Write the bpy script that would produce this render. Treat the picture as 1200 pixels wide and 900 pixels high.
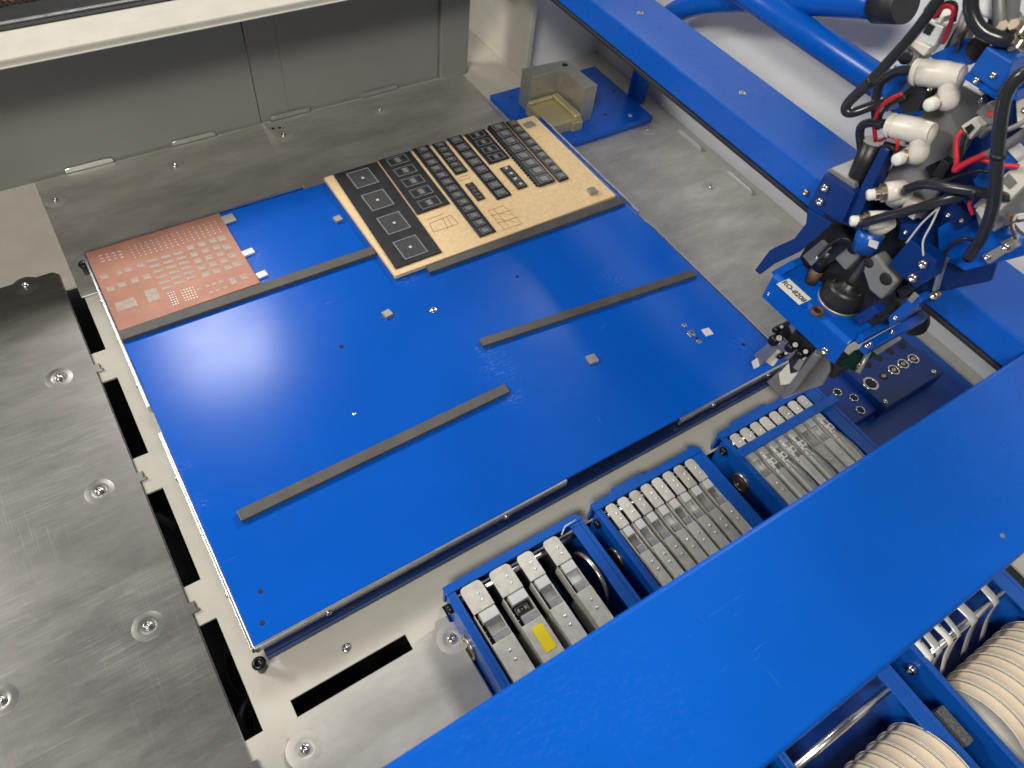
import bpy, bmesh, math, random
from mathutils import Vector, Matrix
random.seed(7)
for o in list(bpy.data.objects): bpy.data.objects.remove(o)
scn = bpy.context.scene
COL = scn.collection
# ------------------------------------------------------------------ camera
AX = Vector((0.83880555, 0.38519302, -0.38474873))
AY = Vector((-0.53638788, 0.70572686, -0.46285812))
AZ = Vector((0.0932378, 0.59462252, 0.79858047))
CAM = Vector((0.0257, -0.2128, 0.5590))
FPX = 866.0
cd = bpy.data.cameras.new('camera'); co = bpy.data.objects.new('camera', cd); COL.objects.link(co)
R3 = Matrix((AX, AY, AZ))
co.matrix_world = Matrix.Translation(CAM) @ R3.to_4x4()
cd.sensor_width = 36.0; cd.lens = 36.0 * FPX / 1200.0
cd.clip_start = 0.01; cd.clip_end = 50
cd.dof.use_dof = True; cd.dof.focus_distance = 0.72; cd.dof.aperture_fstop = 13.0
scn.camera = co
# ------------------------------------------------------------------ light
w = bpy.data.worlds.new('World'); scn.world = w; w.use_nodes = True
w.node_tree.nodes['Background'].inputs[0].default_value = (0.93, 0.96, 1.0, 1)
w.node_tree.nodes['Background'].inputs[1].default_value = 0.09
def area(name, loc, target, sx, sy, power, col=(1, 1, 1)):
    l = bpy.data.lights.new(name, 'AREA'); l.shape = 'RECTANGLE'; l.size = sx; l.size_y = sy; l.energy = power; l.color = col
    o = bpy.data.objects.new(name, l); COL.objects.link(o); o.location = loc
    d = Vector(target) - Vector(loc); o.rotation_euler = d.to_track_quat('-Z', 'Y').to_euler(); return o
area('ceiling_lamp_rear', (0.22, 1.62, 1.50), (0.15, 0.3, 0), 0.30, 0.26, 6, (1, 0.97, 0.92))
area('ceiling_lamp_left', (-1.65, 1.70, 1.55), (0.3, 0.25, 0), 0.7, 0.4, 42, (1, 0.97, 0.93))
area('ceiling_lamp_front', (-0.85, -0.75, 1.70), (0.25, 0.3, 0), 0.6, 0.3, 34, (1, 0.95, 0.88))
area('ceiling_lamp_right', (2.30, 1.60, 1.75), (0.4, 0.1, 0), 0.9, 0.7, 70, (1, 0.98, 0.96))
scn.view_settings.view_transform = 'Standard'; scn.view_settings.look = 'None'
scn.view_settings.gamma = 1; scn.view_settings.use_curve_mapping = False
scn.view_settings.exposure = 0.05
scn.render.engine = 'CYCLES'
# ------------------------------------------------------------------ geometry helpers
def _d(px, py): return R3 @ Vector(((px - 600) / FPX, -(py - 450) / FPX, -1.0))
def at(px, py, z=0.0):
    d = _d(px, py); return CAM + d * ((z - CAM.z) / d.z)
def atx(px, py, x):
    d = _d(px, py); return CAM + d * ((x - CAM.x) / d.x)
def aty(px, py, y):
    d = _d(px, py); return CAM + d * ((y - CAM.y) / d.y)
class MB:
    def __init__(s): s.v = []; s.f = []; s.sm = []
    def add(s, vs, fs, smooth=False):
        n = len(s.v); s.v += [Vector(a) for a in vs]; s.f += [tuple(i + n for i in f) for f in fs]; s.sm += [smooth] * len(fs); return s
    def box(s, x0, x1, y0, y1, z0, z1, rot=0.0):
        vs = [(x, y, z) for z in (z0, z1) for y in (y0, y1) for x in (x0, x1)]
        if rot:
            cx, cy = (x0 + x1) / 2, (y0 + y1) / 2; c, q = math.cos(rot), math.sin(rot)
            vs = [(cx + (x - cx) * c - (y - cy) * q, cy + (x - cx) * q + (y - cy) * c, z) for x, y, z in vs]
        return s.add(vs, [(0, 2, 3, 1), (4, 5, 7, 6), (0, 1, 5, 4), (2, 6, 7, 3), (0, 4, 6, 2), (1, 3, 7, 5)])
    def prism(s, pts, off):
        """polygon pts (3D list) extruded by vector off"""
        off = Vector(off); pts = [Vector(p) for p in pts]; n = len(pts)
        nrm = Vector((0, 0, 0))
        for i in range(n):
            a, b = pts[i], pts[(i + 1) % n]; nrm += a.cross(b)
        if nrm.dot(off) < 0: pts = pts[::-1]
        vs = pts + [p + off for p in pts]
        fs = [tuple(range(n - 1, -1, -1)), tuple(range(n, 2 * n))] + [(i, (i + 1) % n, n + (i + 1) % n, n + i) for i in range(n)]
        return s.add(vs, fs)
    def lathe(s, prof, c, axis=(0, 0, 1), n=24, smooth=True, caps=True, hexin=None):
        """prof: list of (r, h) along axis; hexin: set of ring indices drawn as hexagons"""
        ax = Vector(axis).normalized(); q = Vector((0, 0, 1)).rotation_difference(ax); c = Vector(c)
        vs = []; fs = []
        for k, (r, h) in enumerate(prof):
            for i in range(n):
                t = 2 * math.pi * i / n; rr = r
                if hexin and k in hexin:
                    u = (t + math.pi / 6) % (math.pi / 3) - math.pi / 6; rr = r / math.cos(u)
                vs.append(c + q @ Vector((rr * math.cos(t), rr * math.sin(t), h)))
        for k in range(len(prof) - 1):
            for i in range(n):
                j = (i + 1) % n; fs.append((k * n + i, k * n + j, (k + 1) * n + j, (k + 1) * n + i))
        s.add(vs, fs, smooth)
        m = len(s.v) - len(vs)
        if caps:
            s.f.append(tuple(m + i for i in range(n - 1, -1, -1))); s.sm.append(False)
            e = m + (len(prof) - 1) * n
            s.f.append(tuple(e + i for i in range(n))); s.sm.append(False)
        return s
    def cyl(s, a, b, r, n=20, r2=None):
        a, b = Vector(a), Vector(b); return s.lathe([(r, 0), (r if r2 is None else r2, (b - a).length)], a, b - a, n)
    def tube(s, pts, r, n=10, sub=8, flat=None):
        P = [Vector(p) for p in pts]
        if sub > 1 and len(P) > 2:
            Q = []
            E = [P[0] * 2 - P[1]] + P + [P[-1] * 2 - P[-2]]
            for i in range(1, len(E) - 2):
                p0, p1, p2, p3 = E[i - 1:i + 3]
                for k in range(sub):
                    t = k / sub
                    Q.append(0.5 * ((2 * p1) + (p2 - p0) * t + (2 * p0 - 5 * p1 + 4 * p2 - p3) * t * t + (3 * p1 - p0 - 3 * p2 + p3) * t ** 3))
            P = Q + [P[-1]]
        T = [(P[min(i + 1, len(P) - 1)] - P[max(i - 1, 0)]).normalized() for i in range(len(P))]
        up = T[0].orthogonal().normalized(); vs = []; fs = []
        for i, p in enumerate(P):
            up = (up - T[i] * up.dot(T[i])).normalized(); sd = T[i].cross(up)
            for k in range(n):
                a = 2 * math.pi * k / n; vs.append(p + (up * math.cos(a) + sd * math.sin(a)) * r)
        for i in range(len(P) - 1):
            for k in range(n):
                j = (k + 1) % n; fs.append((i * n + k, i * n + j, (i + 1) * n + j, (i + 1) * n + k))
        s.add(vs, fs, True); m = len(s.v) - len(vs)
        s.f.append(tuple(m + i for i in range(n - 1, -1, -1))); s.sm.append(False)
        s.f.append(tuple(m + (len(P) - 1) * n + i for i in range(n))); s.sm.append(False)
        return s
    def mesh(s, name, org=Vector((0, 0, 0))):
        me = bpy.data.meshes.new(name); me.from_pydata([tuple(a - org) for a in s.v], [], s.f)
        me.polygons.foreach_set('use_smooth', s.sm); me.update(); return me
def worldpos(o):
    p = Vector(o.location)
    while o.parent: o = o.parent; p += o.location
    return p
def link(name, me, mat, parent=None, loc=(0, 0, 0), bev=0, seg=2):
    o = bpy.data.objects.new(name, me); COL.objects.link(o); o.location = loc
    if not me.materials and mat: me.materials.append(mat)
    if parent: o.parent = parent
    if bev:
        b = o.modifiers.new('bevel', 'BEVEL'); b.width = bev; b.segments = seg; b.limit_method = 'ANGLE'; b.angle_limit = math.radians(40); b.harden_normals = False
    return o
def part(name, mb, mat, parent, bev=0, seg=2, label=None):
    o = link(name, mb.mesh(name, worldpos(parent)), mat, parent, (0, 0, 0), bev, seg)
    if label: o['label'] = label
    return o
def inst(name, me, parent, pos, rot=0):
    """shared-mesh piece placed at world pos under parent"""
    o = bpy.data.objects.new(name, me); COL.objects.link(o); o.parent = parent
    o.location = Vector(pos) - worldpos(parent); o.rotation_euler = rot if isinstance(rot, tuple) else (0, 0, rot); return o
def thing(name, label, cat, loc, group=None):
    o = bpy.data.objects.new(name, None); COL.objects.link(o); o.location = loc; o.empty_display_size = 0.01
    o['label'] = label; o['category'] = cat
    if group: o['group'] = group
    return o
def solo(name, mb, mat, label, cat, group=None, bev=0, seg=2):
    c = sum(mb.v, Vector()) / len(mb.v); c.z = min(v.z for v in mb.v)
    o = link(name, mb.mesh(name, c), mat, None, c, bev, seg); o['label'] = label; o['category'] = cat
    if group: o['group'] = group
    return o
def struct(name, mb, mat, bev=0):
    o = link(name, mb.mesh(name), mat, None, (0, 0, 0), bev); o['kind'] = 'structure'; return o
# ------------------------------------------------------------------ materials
def nodes(name):
    m = bpy.data.materials.new(name); m.use_nodes = True; nt = m.node_tree
    return m, nt, nt.nodes['Principled BSDF']
def N(nt, t, **kw):
    n = nt.nodes.new(t)
    for k, v in kw.items():
        if k in n.inputs: n.inputs[k].default_value = v
        else: setattr(n, k, v)
    return n
def noise(nt, scale, detail=4, stretch=None, rot=0.0, rough=0.55):
    tc = N(nt, 'ShaderNodeTexCoord'); mp = N(nt, 'ShaderNodeMapping')
    nt.links.new(tc.outputs['Object'], mp.inputs['Vector'])
    if stretch: mp.inputs['Scale'].default_value = stretch
    mp.inputs['Rotation'].default_value[2] = rot
    n = N(nt, 'ShaderNodeTexNoise', Scale=scale, Detail=detail, Roughness=rough); nt.links.new(mp.outputs[0], n.inputs['Vector']); return n.outputs['Fac']
def ramp(nt, fac, a, b, ca=(0, 0, 0, 1), cb=(1, 1, 1, 1)):
    r = N(nt, 'ShaderNodeValToRGB'); e = r.color_ramp.elements
    e[0].position = a; e[1].position = b; e[0].color = ca; e[1].color = cb; nt.links.new(fac, r.inputs[0]); return r.outputs[0]
def mixc(nt, fac, a, b):
    m = N(nt, 'ShaderNodeMix', data_type='RGBA')
    nt.links.new(fac, m.inputs[0])
    for i, c in ((6, a), (7, b)):
        if hasattr(c, 'is_linked') or not isinstance(c, (tuple, list)): nt.links.new(c, m.inputs[i])
        else: m.inputs[i].default_value = (*c, 1) if len(c) == 3 else c
    return m.outputs[2]
def bump(nt, p, h, st, dist=0.001):
    b = N(nt, 'ShaderNodeBump', Strength=st, Distance=dist); nt.links.new(h, b.inputs['Height']); nt.links.new(b.outputs[0], p.inputs['Normal'])
def plain(name, col, rough=0.5, metal=0.0, var=0.15, scale=40, spec=0.5, bmp=0.0, bscale=600):
    m, nt, p = nodes(name)
    f = noise(nt, scale, 5)
    c = mixc(nt, ramp(nt, f, 0.3, 0.7), tuple(max(0, a * (1 - var)) for a in col), tuple(min(1, a * (1 + var)) for a in col))
    nt.links.new(c, p.inputs['Base Color'])
    r = N(nt, 'ShaderNodeMapRange'); r.inputs['To Min'].default_value = max(0.02, rough - 0.08); r.inputs['To Max'].default_value = min(1, rough + 0.1)
    nt.links.new(noise(nt, scale * 2.3, 4), r.inputs['Value']); nt.links.new(r.outputs[0], p.inputs['Roughness'])
    p.inputs['Metallic'].default_value = metal; p.inputs['Specular IOR Level'].default_value = spec
    if bmp: bump(nt, p, noise(nt, bscale, 2), bmp, 0.0006)
    return m
def blue_paint(name, col=(0.001, 0.082, 0.45), rough=0.24, wear=0.5, spec=0.5, orange=0.06, spots=(), spz=0.02):
    m, nt, p = nodes(name)
    base = mixc(nt, ramp(nt, noise(nt, 6, 4), 0.3, 0.7), tuple(c * 0.92 for c in col), tuple(c * 1.08 for c in col))
    scr = None
    for sc, st, rt in ((30, (1, 26, 1), 0.55), (24, (30, 1, 1), 0.35), (34, (1, 22, 1), -0.7)):
        s_ = ramp(nt, noise(nt, sc, 2, st, rt), 0.735, 0.80)
        ms = N(nt, 'ShaderNodeMath', operation='MULTIPLY'); nt.links.new(s_, ms.inputs[0]); nt.links.new(ramp(nt, noise(nt, 7, 3), 0.5, 0.65), ms.inputs[1]); s_ = ms.outputs[0]
        if scr is None: scr = s_
        else:
            mx = N(nt, 'ShaderNodeMath', operation='MAXIMUM'); nt.links.new(scr, mx.inputs[0]); nt.links.new(s_, mx.inputs[1]); scr = mx.outputs[0]
    dust = ramp(nt, noise(nt, 420, 3, None, 0, 0.7), 0.70, 0.80)
    dm = N(nt, 'ShaderNodeMath', operation='MULTIPLY'); nt.links.new(dust, dm.inputs[0]); nt.links.new(ramp(nt, noise(nt, 13, 4), 0.5, 0.7), dm.inputs[1])
    mx = N(nt, 'ShaderNodeMath', operation='MAXIMUM'); nt.links.new(scr, mx.inputs[0]); nt.links.new(dm.outputs[0], mx.inputs[1])
    mu = N(nt, 'ShaderNodeMath', operation='MULTIPLY'); mu.inputs[1].default_value = wear; nt.links.new(mx.outputs[0], mu.inputs[0])
    wv = mu.outputs[0]
    if spots:
        tc = N(nt, 'ShaderNodeTexCoord'); gr = ramp(nt, noise(nt, 190, 6, (1, 2.6, 1), 0.6, 0.78), 0.52, 0.72); tot = None
        for sx, sy, sr, sa in spots:
            vm = N(nt, 'ShaderNodeVectorMath', operation='DISTANCE'); nt.links.new(tc.outputs['Object'], vm.inputs[0]); vm.inputs[1].default_value = (sx, sy, spz)
            mr = N(nt, 'ShaderNodeMapRange', interpolation_type='SMOOTHSTEP'); mr.inputs['From Min'].default_value = sr; mr.inputs['From Max'].default_value = 0.0; mr.inputs['To Max'].default_value = sa
            nt.links.new(vm.outputs['Value'], mr.inputs['Value'])
            if tot is None: tot = mr.outputs[0]
            else:
                ad = N(nt, 'ShaderNodeMath', operation='ADD'); nt.links.new(tot, ad.inputs[0]); nt.links.new(mr.outputs[0], ad.inputs[1]); tot = ad.outputs[0]
        m1 = N(nt, 'ShaderNodeMath', operation='MULTIPLY'); nt.links.new(tot, m1.inputs[0]); nt.links.new(gr, m1.inputs[1])
        ad = N(nt, 'ShaderNodeMath', operation='ADD', use_clamp=True); nt.links.new(wv, ad.inputs[0]); nt.links.new(m1.outputs[0], ad.inputs[1]); wv = ad.outputs[0]
    c = mixc(nt, wv, base, (0.30, 0.42, 0.75)); nt.links.new(c, p.inputs['Base Color'])
    r = N(nt, 'ShaderNodeMapRange'); r.inputs['To Min'].default_value = rough - 0.05; r.inputs['To Max'].default_value = rough + 0.10
    nt.links.new(noise(nt, 9, 6, None, 0, 0.65), r.inputs['Value']); nt.links.new(r.outputs[0], p.inputs['Roughness'])
    p.inputs['Specular IOR Level'].default_value = spec
    bump(nt, p, noise(nt, 650, 2), orange, 0.0004)
    return m
def steel(name, col=(0.375, 0.362, 0.338), rough=0.32, stretch=(2, 60, 2), wear=1.0, metal=1.0, lo=0.90, hi=1.08):
    m, nt, p = nodes(name)
    g = noise(nt, 70, 3, stretch, 0.08); cl = noise(nt, 8, 6, (1, 3.2, 1), 0.1, 0.66); cl2 = noise(nt, 13, 6, (1, 2.6, 1), 0.35, 0.68); fn = noise(nt, 160, 3, (1, 14, 1), 0.1, 0.6)
    c = mixc(nt, ramp(nt, cl, 0.36, 0.66), tuple(a * lo for a in col), tuple(min(1, a * hi) for a in col))
    tot = None
    for sc, st, rt, lo in ((16, (1, 210, 1), 0.75, 0.655), (12, (1, 260, 1), -0.35, 0.665), (14, (230, 1, 1), 0.25, 0.67), (24, (1, 120, 1), 1.25, 0.68), (10, (1, 240, 1), 0.95, 0.69)):
        q = ramp(nt, noise(nt, sc, 1.5, st, rt), lo, lo + 0.05)
        k = N(nt, 'ShaderNodeMath', operation='MULTIPLY'); nt.links.new(q, k.inputs[0]); nt.links.new(ramp(nt, noise(nt, 7 + sc * 0.05, 3, None, rt), 0.46, 0.62), k.inputs[1])
        if tot is None: tot = k.outputs[0]
        else:
            mx = N(nt, 'ShaderNodeMath', operation='MAXIMUM'); nt.links.new(tot, mx.inputs[0]); nt.links.new(k.outputs[0], mx.inputs[1]); tot = mx.outputs[0]
    mw = N(nt, 'ShaderNodeMath', operation='MULTIPLY'); mw.inputs[1].default_value = wear * 0.95; nt.links.new(tot, mw.inputs[0])
    c = mixc(nt, mw.outputs[0], c, (0.86, 0.86, 0.84)); nt.links.new(c, p.inputs['Base Color'])
    p.inputs['Metallic'].default_value = metal
    a = N(nt, 'ShaderNodeMath', operation='MULTIPLY_ADD'); a.inputs[1].default_value = 0.20; a.inputs[2].default_value = rough - 0.12; nt.links.new(cl2, a.inputs[0])
    b = N(nt, 'ShaderNodeMath', operation='MULTIPLY_ADD'); b.inputs[1].default_value = 0.10; nt.links.new(g, b.inputs[0]); nt.links.new(a.outputs[0], b.inputs[2])
    b2 = N(nt, 'ShaderNodeMath', operation='MULTIPLY_ADD'); b2.inputs[1].default_value = 0.0; nt.links.new(tot, b2.inputs[0]); nt.links.new(b.outputs[0], b2.inputs[2]); nt.links.new(b2.outputs[0], p.inputs['Roughness'])
    hs = N(nt, 'ShaderNodeMath', operation='MULTIPLY_ADD'); hs.inputs[1].default_value = 0.6; nt.links.new(fn, hs.inputs[0]); nt.links.new(g, hs.inputs[2])
    bump(nt, p, hs.outputs[0], 0.06, 0.0003)
    return m
M = dict(
    table=blue_paint('blue_gloss_paint', rough=0.17, wear=0.40, spec=0.36, spots=[(at(a, b).x - 0.2805, at(a, b).y - 0.2295, r, k) for a, b, r, k in (
        (600, 464, 0.016, 0.9), (585, 430, 0.028, 0.45), (566, 410, 0.012, 0.7), (456, 371, 0.011, 0.8), (475, 325, 0.020, 0.6), (694, 424, 0.011, 0.6), (870, 405, 0.03, 0.25), (300, 300, 0.02, 0.5), (720, 330, 0.03, 0.25), (216, 545, 0.012, 0.4), (232, 590, 0.014, 0.35), (450, 690, 0.012, 0.3))]),
    beam=blue_paint('blue_beam_paint', (0.001, 0.088, 0.46), rough=0.25, wear=0.24, spec=0.34, orange=0.14, spz=0.026, spots=[(at(a, b, .195).x - 0.57, at(a, b, .195).y + 0.2, r, k) for a, b, r, k in ((560, 870, 0.05, 0.05), (700, 800, 0.05, 0.04), (640, 840, 0.04, 0.05), (780, 830, 0.03, 0.05))]),
    blue=blue_paint('blue_frame_paint', (0.004, 0.080, 0.38), rough=0.30, wear=0.45),
    shade_blue=blue_paint('shaded_blue_paint', (0.001, 0.024, 0.14), rough=0.28, wear=0.35),  # machine blue darkened, so the shade on these parts sits in the colour
    navy=plain('navy_channel_shade', (0.002, 0.010, 0.050), 0.35, var=0.2),
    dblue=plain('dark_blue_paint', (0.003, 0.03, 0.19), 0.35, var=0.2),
    steel=steel('brushed_steel'), steel2=steel('brushed_steel_bright', (0.72, 0.69, 0.63), 0.48, metal=0.92, lo=0.84, hi=1.1),
    steel3=steel('brushed_steel_lit', (0.66, 0.635, 0.58), 0.47, metal=0.86, lo=0.78, hi=1.14),  # paler copy of the steel, missing light put into its base colour
    cream=plain('cream_powder_coat', (0.50, 0.48, 0.41), 0.45, var=0.05, bmp=0.08, bscale=900),
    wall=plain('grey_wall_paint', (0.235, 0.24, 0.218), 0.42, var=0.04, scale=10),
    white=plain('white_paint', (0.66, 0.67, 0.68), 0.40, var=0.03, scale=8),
    dark=plain('black_interior', (0.012, 0.012, 0.012), 0.6),
    rubber=plain('black_rubber', (0.018, 0.018, 0.019), 0.5, bmp=0.2),
    strip=plain('magnet_strip', (0.075, 0.070, 0.066), 0.45, var=0.15, scale=60),
    rail=plain('aluminium_rail', (0.72, 0.72, 0.70), 0.30, 1.0, var=0.06),
    alu=plain('milled_aluminium', (0.40, 0.385, 0.345), 0.42, 0.65, var=0.08, scale=120),
    gold=plain('chromated_metal', (0.58, 0.51, 0.29), 0.42, 0.6, var=0.08),
    chrome=plain('bolt_steel', (0.62, 0.60, 0.57), 0.22, 1.0, var=0.1, scale=200),
    shaft=plain('polished_shaft', (0.75, 0.74, 0.72), 0.26, 1.0, var=0.04),
    copper=plain('copper_board', (0.34, 0.160, 0.112), 0.38, 0.28, var=0.16, scale=22),
    pad=plain('copper_pad_grey', (0.33, 0.26, 0.21), 0.38, 0.25, var=0.2, scale=160),
    tin=plain('tinned_dots', (0.55, 0.46, 0.40), 0.35, 0.5, var=0.2, scale=300),
    tan=plain('tan_hardboard', (0.74, 0.54, 0.295), 0.65, var=0.10, scale=260, bmp=0.15),
    sketch=plain('engraved_line', (0.40, 0.25, 0.11), 0.7),
    tray=plain('black_tray_plastic', (0.017, 0.018, 0.02), 0.34, var=0.2),
    rim=plain('grey_tray_rim', (0.20, 0.20, 0.20), 0.30, var=0.25, scale=300),
    chip=plain('grey_chip', (0.22, 0.215, 0.21), 0.35, 0.2, var=0.3, scale=300),
    feeder=plain('nickel_feeder', (0.60, 0.58, 0.51), 0.40, 0.35, var=0.12, scale=150),
    feeder_b=plain('nickel_feeder_worn', (0.54, 0.52, 0.45), 0.44, 0.4, var=0.22, scale=120), feeder_c=plain('nickel_feeder_pale', (0.66, 0.64, 0.57), 0.36, 0.3, var=0.14, scale=180),
    rivet=plain('rivet_silver', (0.84, 0.83, 0.79), 0.25, 0.5),
    slide=plain('pale_slide', (0.66, 0.66, 0.64), 0.35, 0.2, var=0.06),
    glassy=plain('grey_tape_window', (0.36, 0.36, 0.35), 0.28, 0.35, var=0.2, scale=160),
    tape=plain('white_paper_tape', (0.74, 0.73, 0.66), 0.6, var=0.05),
    film=plain('clear_cover_tape', (0.62, 0.62, 0.60), 0.2, var=0.1, spec=0.8),
    ivory=plain('ivory_reel', (0.86, 0.81, 0.68), 0.30, var=0.06),
    reeltape=plain('buff_reel_tape', (0.82, 0.68, 0.49), 0.45, var=0.08),
    yellow=plain('yellow_sticker', (0.88, 0.68, 0.005), 0.45, var=0.06),
    black=plain('black_plastic', (0.014, 0.014, 0.015), 0.38, var=0.2),
    hose=plain('grey_black_hose', (0.022, 0.023, 0.026), 0.20, var=0.1),
    ivoryfit=plain('ivory_fitting', (0.66, 0.63, 0.54), 0.32, var=0.10, scale=70),
    brass=plain('nickel_brass', (0.50, 0.43, 0.32), 0.30, 0.9, var=0.15),
    red=plain('red_wire', (0.55, 0.02, 0.035), 0.4),
    greyplate=plain('grey_cast_plate', (0.23, 0.23, 0.22), 0.45, 0.3, var=0.08),
    pcb=plain('green_circuit_board', (0.003, 0.035, 0.018), 0.35),
    foam=plain('grey_foam', (0.10, 0.10, 0.10), 0.9, var=0.7, scale=900, bmp=0.8, bscale=900),
    well=plain('dark_pocket_floor', (0.055, 0.055, 0.057), 0.30, var=0.4, scale=350),
    scuff=plain('chalky_scuff', (0.10, 0.22, 0.62), 0.6, var=0.4, scale=300),
    ink=plain('black_ink', (0.02, 0.02, 0.02), 0.6),
    grip=plain('grey_gripper_metal', (0.40, 0.39, 0.36), 0.35, 0.8, var=0.12, scale=150),
    bolt_black=plain('black_bolt', (0.03, 0.03, 0.03), 0.3, 0.8),
    brown=plain('brown_parts', (0.10, 0.055, 0.03), 0.5, var=0.5, scale=400),
    hole=plain('hole_dark', (0.01, 0.01, 0.012), 0.7),
)
fmn = M['film'].copy(); fmn.name = 'translucent_cover_tape'; fmn.node_tree.nodes['Principled BSDF'].inputs['Alpha'].default_value = 0.62; M['ribbon'] = fmn
def lmesh(name, mat, prof, n=20, caps=True, hexin=None, axis=(0, 0, 1)):
    mb = MB().lathe(prof, (0, 0, 0), axis, n, True, caps, hexin); me = mb.mesh(name); me.materials.append(M[mat]); return me
def boltprof(R, H): return [(R, 0), (R, H * 0.45), (R * 0.86, H * 0.85), (R * 0.62, H), (R * 0.50, H), (R * 0.48, H * 0.3), (R * 0.02, H * 0.3)]
BOLT = lmesh('bolt_head', 'chrome', boltprof(0.0036, 0.0024), 24, True, {4, 5})
BOLTS = lmesh('small_bolt_head', 'chrome', boltprof(0.0028, 0.0016), 18, True, {4, 5})
DIMPLES = {k: lmesh('dimple', k, [(0.0135, -0.0003), (0.0118, 0.00002), (0.0098, 0.00018), (0.0080, 0.00042), (0.0066, 0.00046), (0.0054, 0.0002), (0.0046, 0.0001), (0.001, 0.0001)], 32, False) for k in ('steel', 'steel2', 'steel3')}
SCREW = lmesh('countersunk_screw', 'chrome', [(0.0040, 0), (0.0039, 0.0003), (0.0018, 0.0004), (0.0015, 0.0001), (0.0002, 0.0001)], 20, True, {2, 3})
HOLE = lmesh('drilled_hole', 'hole', [(0.0020, 0), (0.0019, 0.0002), (0.0004, 0.0002)], 16)
RIVET = lmesh('rivet', 'rivet', [(0.00125, 0), (0.0011, 0.0005), (0.0006, 0.0008), (0.0001, 0.0008)], 12)
# ================================================================== SETTING
Z0 = -0.030                                   # base sheet level (table top is z = 0)
def holed(x0, x1, y0, y1, holes, z0, z1):
    xs = sorted({x0, x1, *[h[0] for h in holes], *[h[1] for h in holes]}); ys = sorted({y0, y1, *[h[2] for h in holes], *[h[3] for h in holes]})
    inh = lambda a, b: a < x0 or a > x1 or b < y0 or b > y1 or any(h[0] < a < h[1] and h[2] < b < h[3] for h in holes)
    mb = MB(); V = {}
    def vid(x, y, z):
        k = (round(x, 6), round(y, 6), z)
        if k not in V: V[k] = len(mb.v); mb.v.append(Vector((x, y, z)))
        return V[k]
    def F(*q): mb.f.append(tuple(vid(*p) for p in q)); mb.sm.append(False)
    for i in range(len(xs) - 1):
        for j in range(len(ys) - 1):
            a, b, c, d = xs[i], xs[i + 1], ys[j], ys[j + 1]; mx, my = (a + b) / 2, (c + d) / 2
            if inh(mx, my): continue
            F((a, c, z1), (b, c, z1), (b, d, z1), (a, d, z1)); F((a, d, z0), (b, d, z0), (b, c, z0), (a, c, z0))
            if i == 0 or inh((xs[i - 1] + a) / 2, my): F((a, d, z1), (a, d, z0), (a, c, z0), (a, c, z1))
            if i == len(xs) - 2 or inh((xs[i + 2] + b) / 2, my): F((b, c, z1), (b, c, z0), (b, d, z0), (b, d, z1))
            if j == 0 or inh(mx, (ys[j - 1] + c) / 2): F((a, c, z1), (a, c, z0), (b, c, z0), (b, c, z1))
            if j == len(ys) - 2 or inh(mx, (ys[j + 2] + d) / 2): F((b, d, z1), (b, d, z0), (a, d, z0), (a, d, z1))
    return mb
slots = [(-0.0296, -0.0160, y1 - 0.096, y1) for y1 in (0.4500, 0.3160, 0.1805, 0.0490, -0.085)]
fslots = [(0.0082, 0.1030, -0.0512, -0.0375)]
struct('base_panel', holed(-0.45, 0.765, -0.62, 0.80, slots + fslots + [(0.1385, 0.60, -0.62, -0.0330)], Z0 - 0.002, Z0), M['cream'])
struct('cabinet_floor', MB().box(-0.5, 0.9, -0.7, 0.85, -0.24, -0.235), M['dark'])
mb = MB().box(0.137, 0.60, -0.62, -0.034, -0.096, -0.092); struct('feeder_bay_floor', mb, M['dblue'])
# back wall: panels beneath the overhanging ledge
WY = 0.634
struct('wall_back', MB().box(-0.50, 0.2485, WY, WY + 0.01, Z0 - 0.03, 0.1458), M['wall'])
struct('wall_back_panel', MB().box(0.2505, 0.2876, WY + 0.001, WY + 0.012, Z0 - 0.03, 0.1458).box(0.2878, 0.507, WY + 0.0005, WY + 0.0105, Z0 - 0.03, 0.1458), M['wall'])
struct('wall_column', MB().box(0.5085, 0.552, WY - 0.006, WY + 0.03, Z0 - 0.0, 0.26), M['wall'], 0.0015)
struct('wall_return', MB().box(0.617, 0.625, 0.577, 0.80, Z0 + 0.0005, 0.30), M['cream'], 0.001)
struct('wall_recess_back', MB().box(0.552, 0.617, 0.775, 0.785, Z0, 0.30), M['wall'])
struct('wall_white', MB().box(0.6255, 0.766, 0.600, 0.606, Z0 - 0.01, 0.30), M['white'])
struct('wall_right', MB().box(0.766, 0.772, -0.62, 0.606, -0.20, 0.46), M['white'])
ledge = MB()
ledge.prism([(-0.5, y, z) for y, z in ((0.5575, 0.1475), (0.5535, 0.1475), (0.5535, 0.1460), (0.70, 0.1460), (0.70, 0.1525), (0.5590, 0.1525), (0.5575, 0.1510))], (1.055, 0, 0))
struct('wall_ledge', ledge, M['cream'], 0.0008)
# hood frame at the back of the ledge (upper left)
hd = thing('hood_window', 'black framed hood window behind the cream ledge at upper left', 'window frame', (0.0, 0.63, 0.166))
part('frame_rail', MB().box(-0.5, 0.50, 0.6150, 0.6200, 0.1527, 0.1560), M['rail'], hd, 0.001)
part('gasket', MB().box(-0.5, 0.50, 0.6075, 0.6145, 0.1527, 0.1540), M['rubber'], hd, 0.0008)
part('frame_sill', MB().box(-0.5, 0.50, 0.6203, 0.70, 0.1527, 0.1552), M['black'], hd, 0.001)
cg = MB()
for i in range(40):
    x = -0.06 + i * 0.006; cg.box(x, x + 0.0042, 0.650 + random.uniform(0, .002), 0.664, 0.1552, 0.158 + random.uniform(0, .003))
o = part('circuit_parts', cg, M['brown'], hd)
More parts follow.
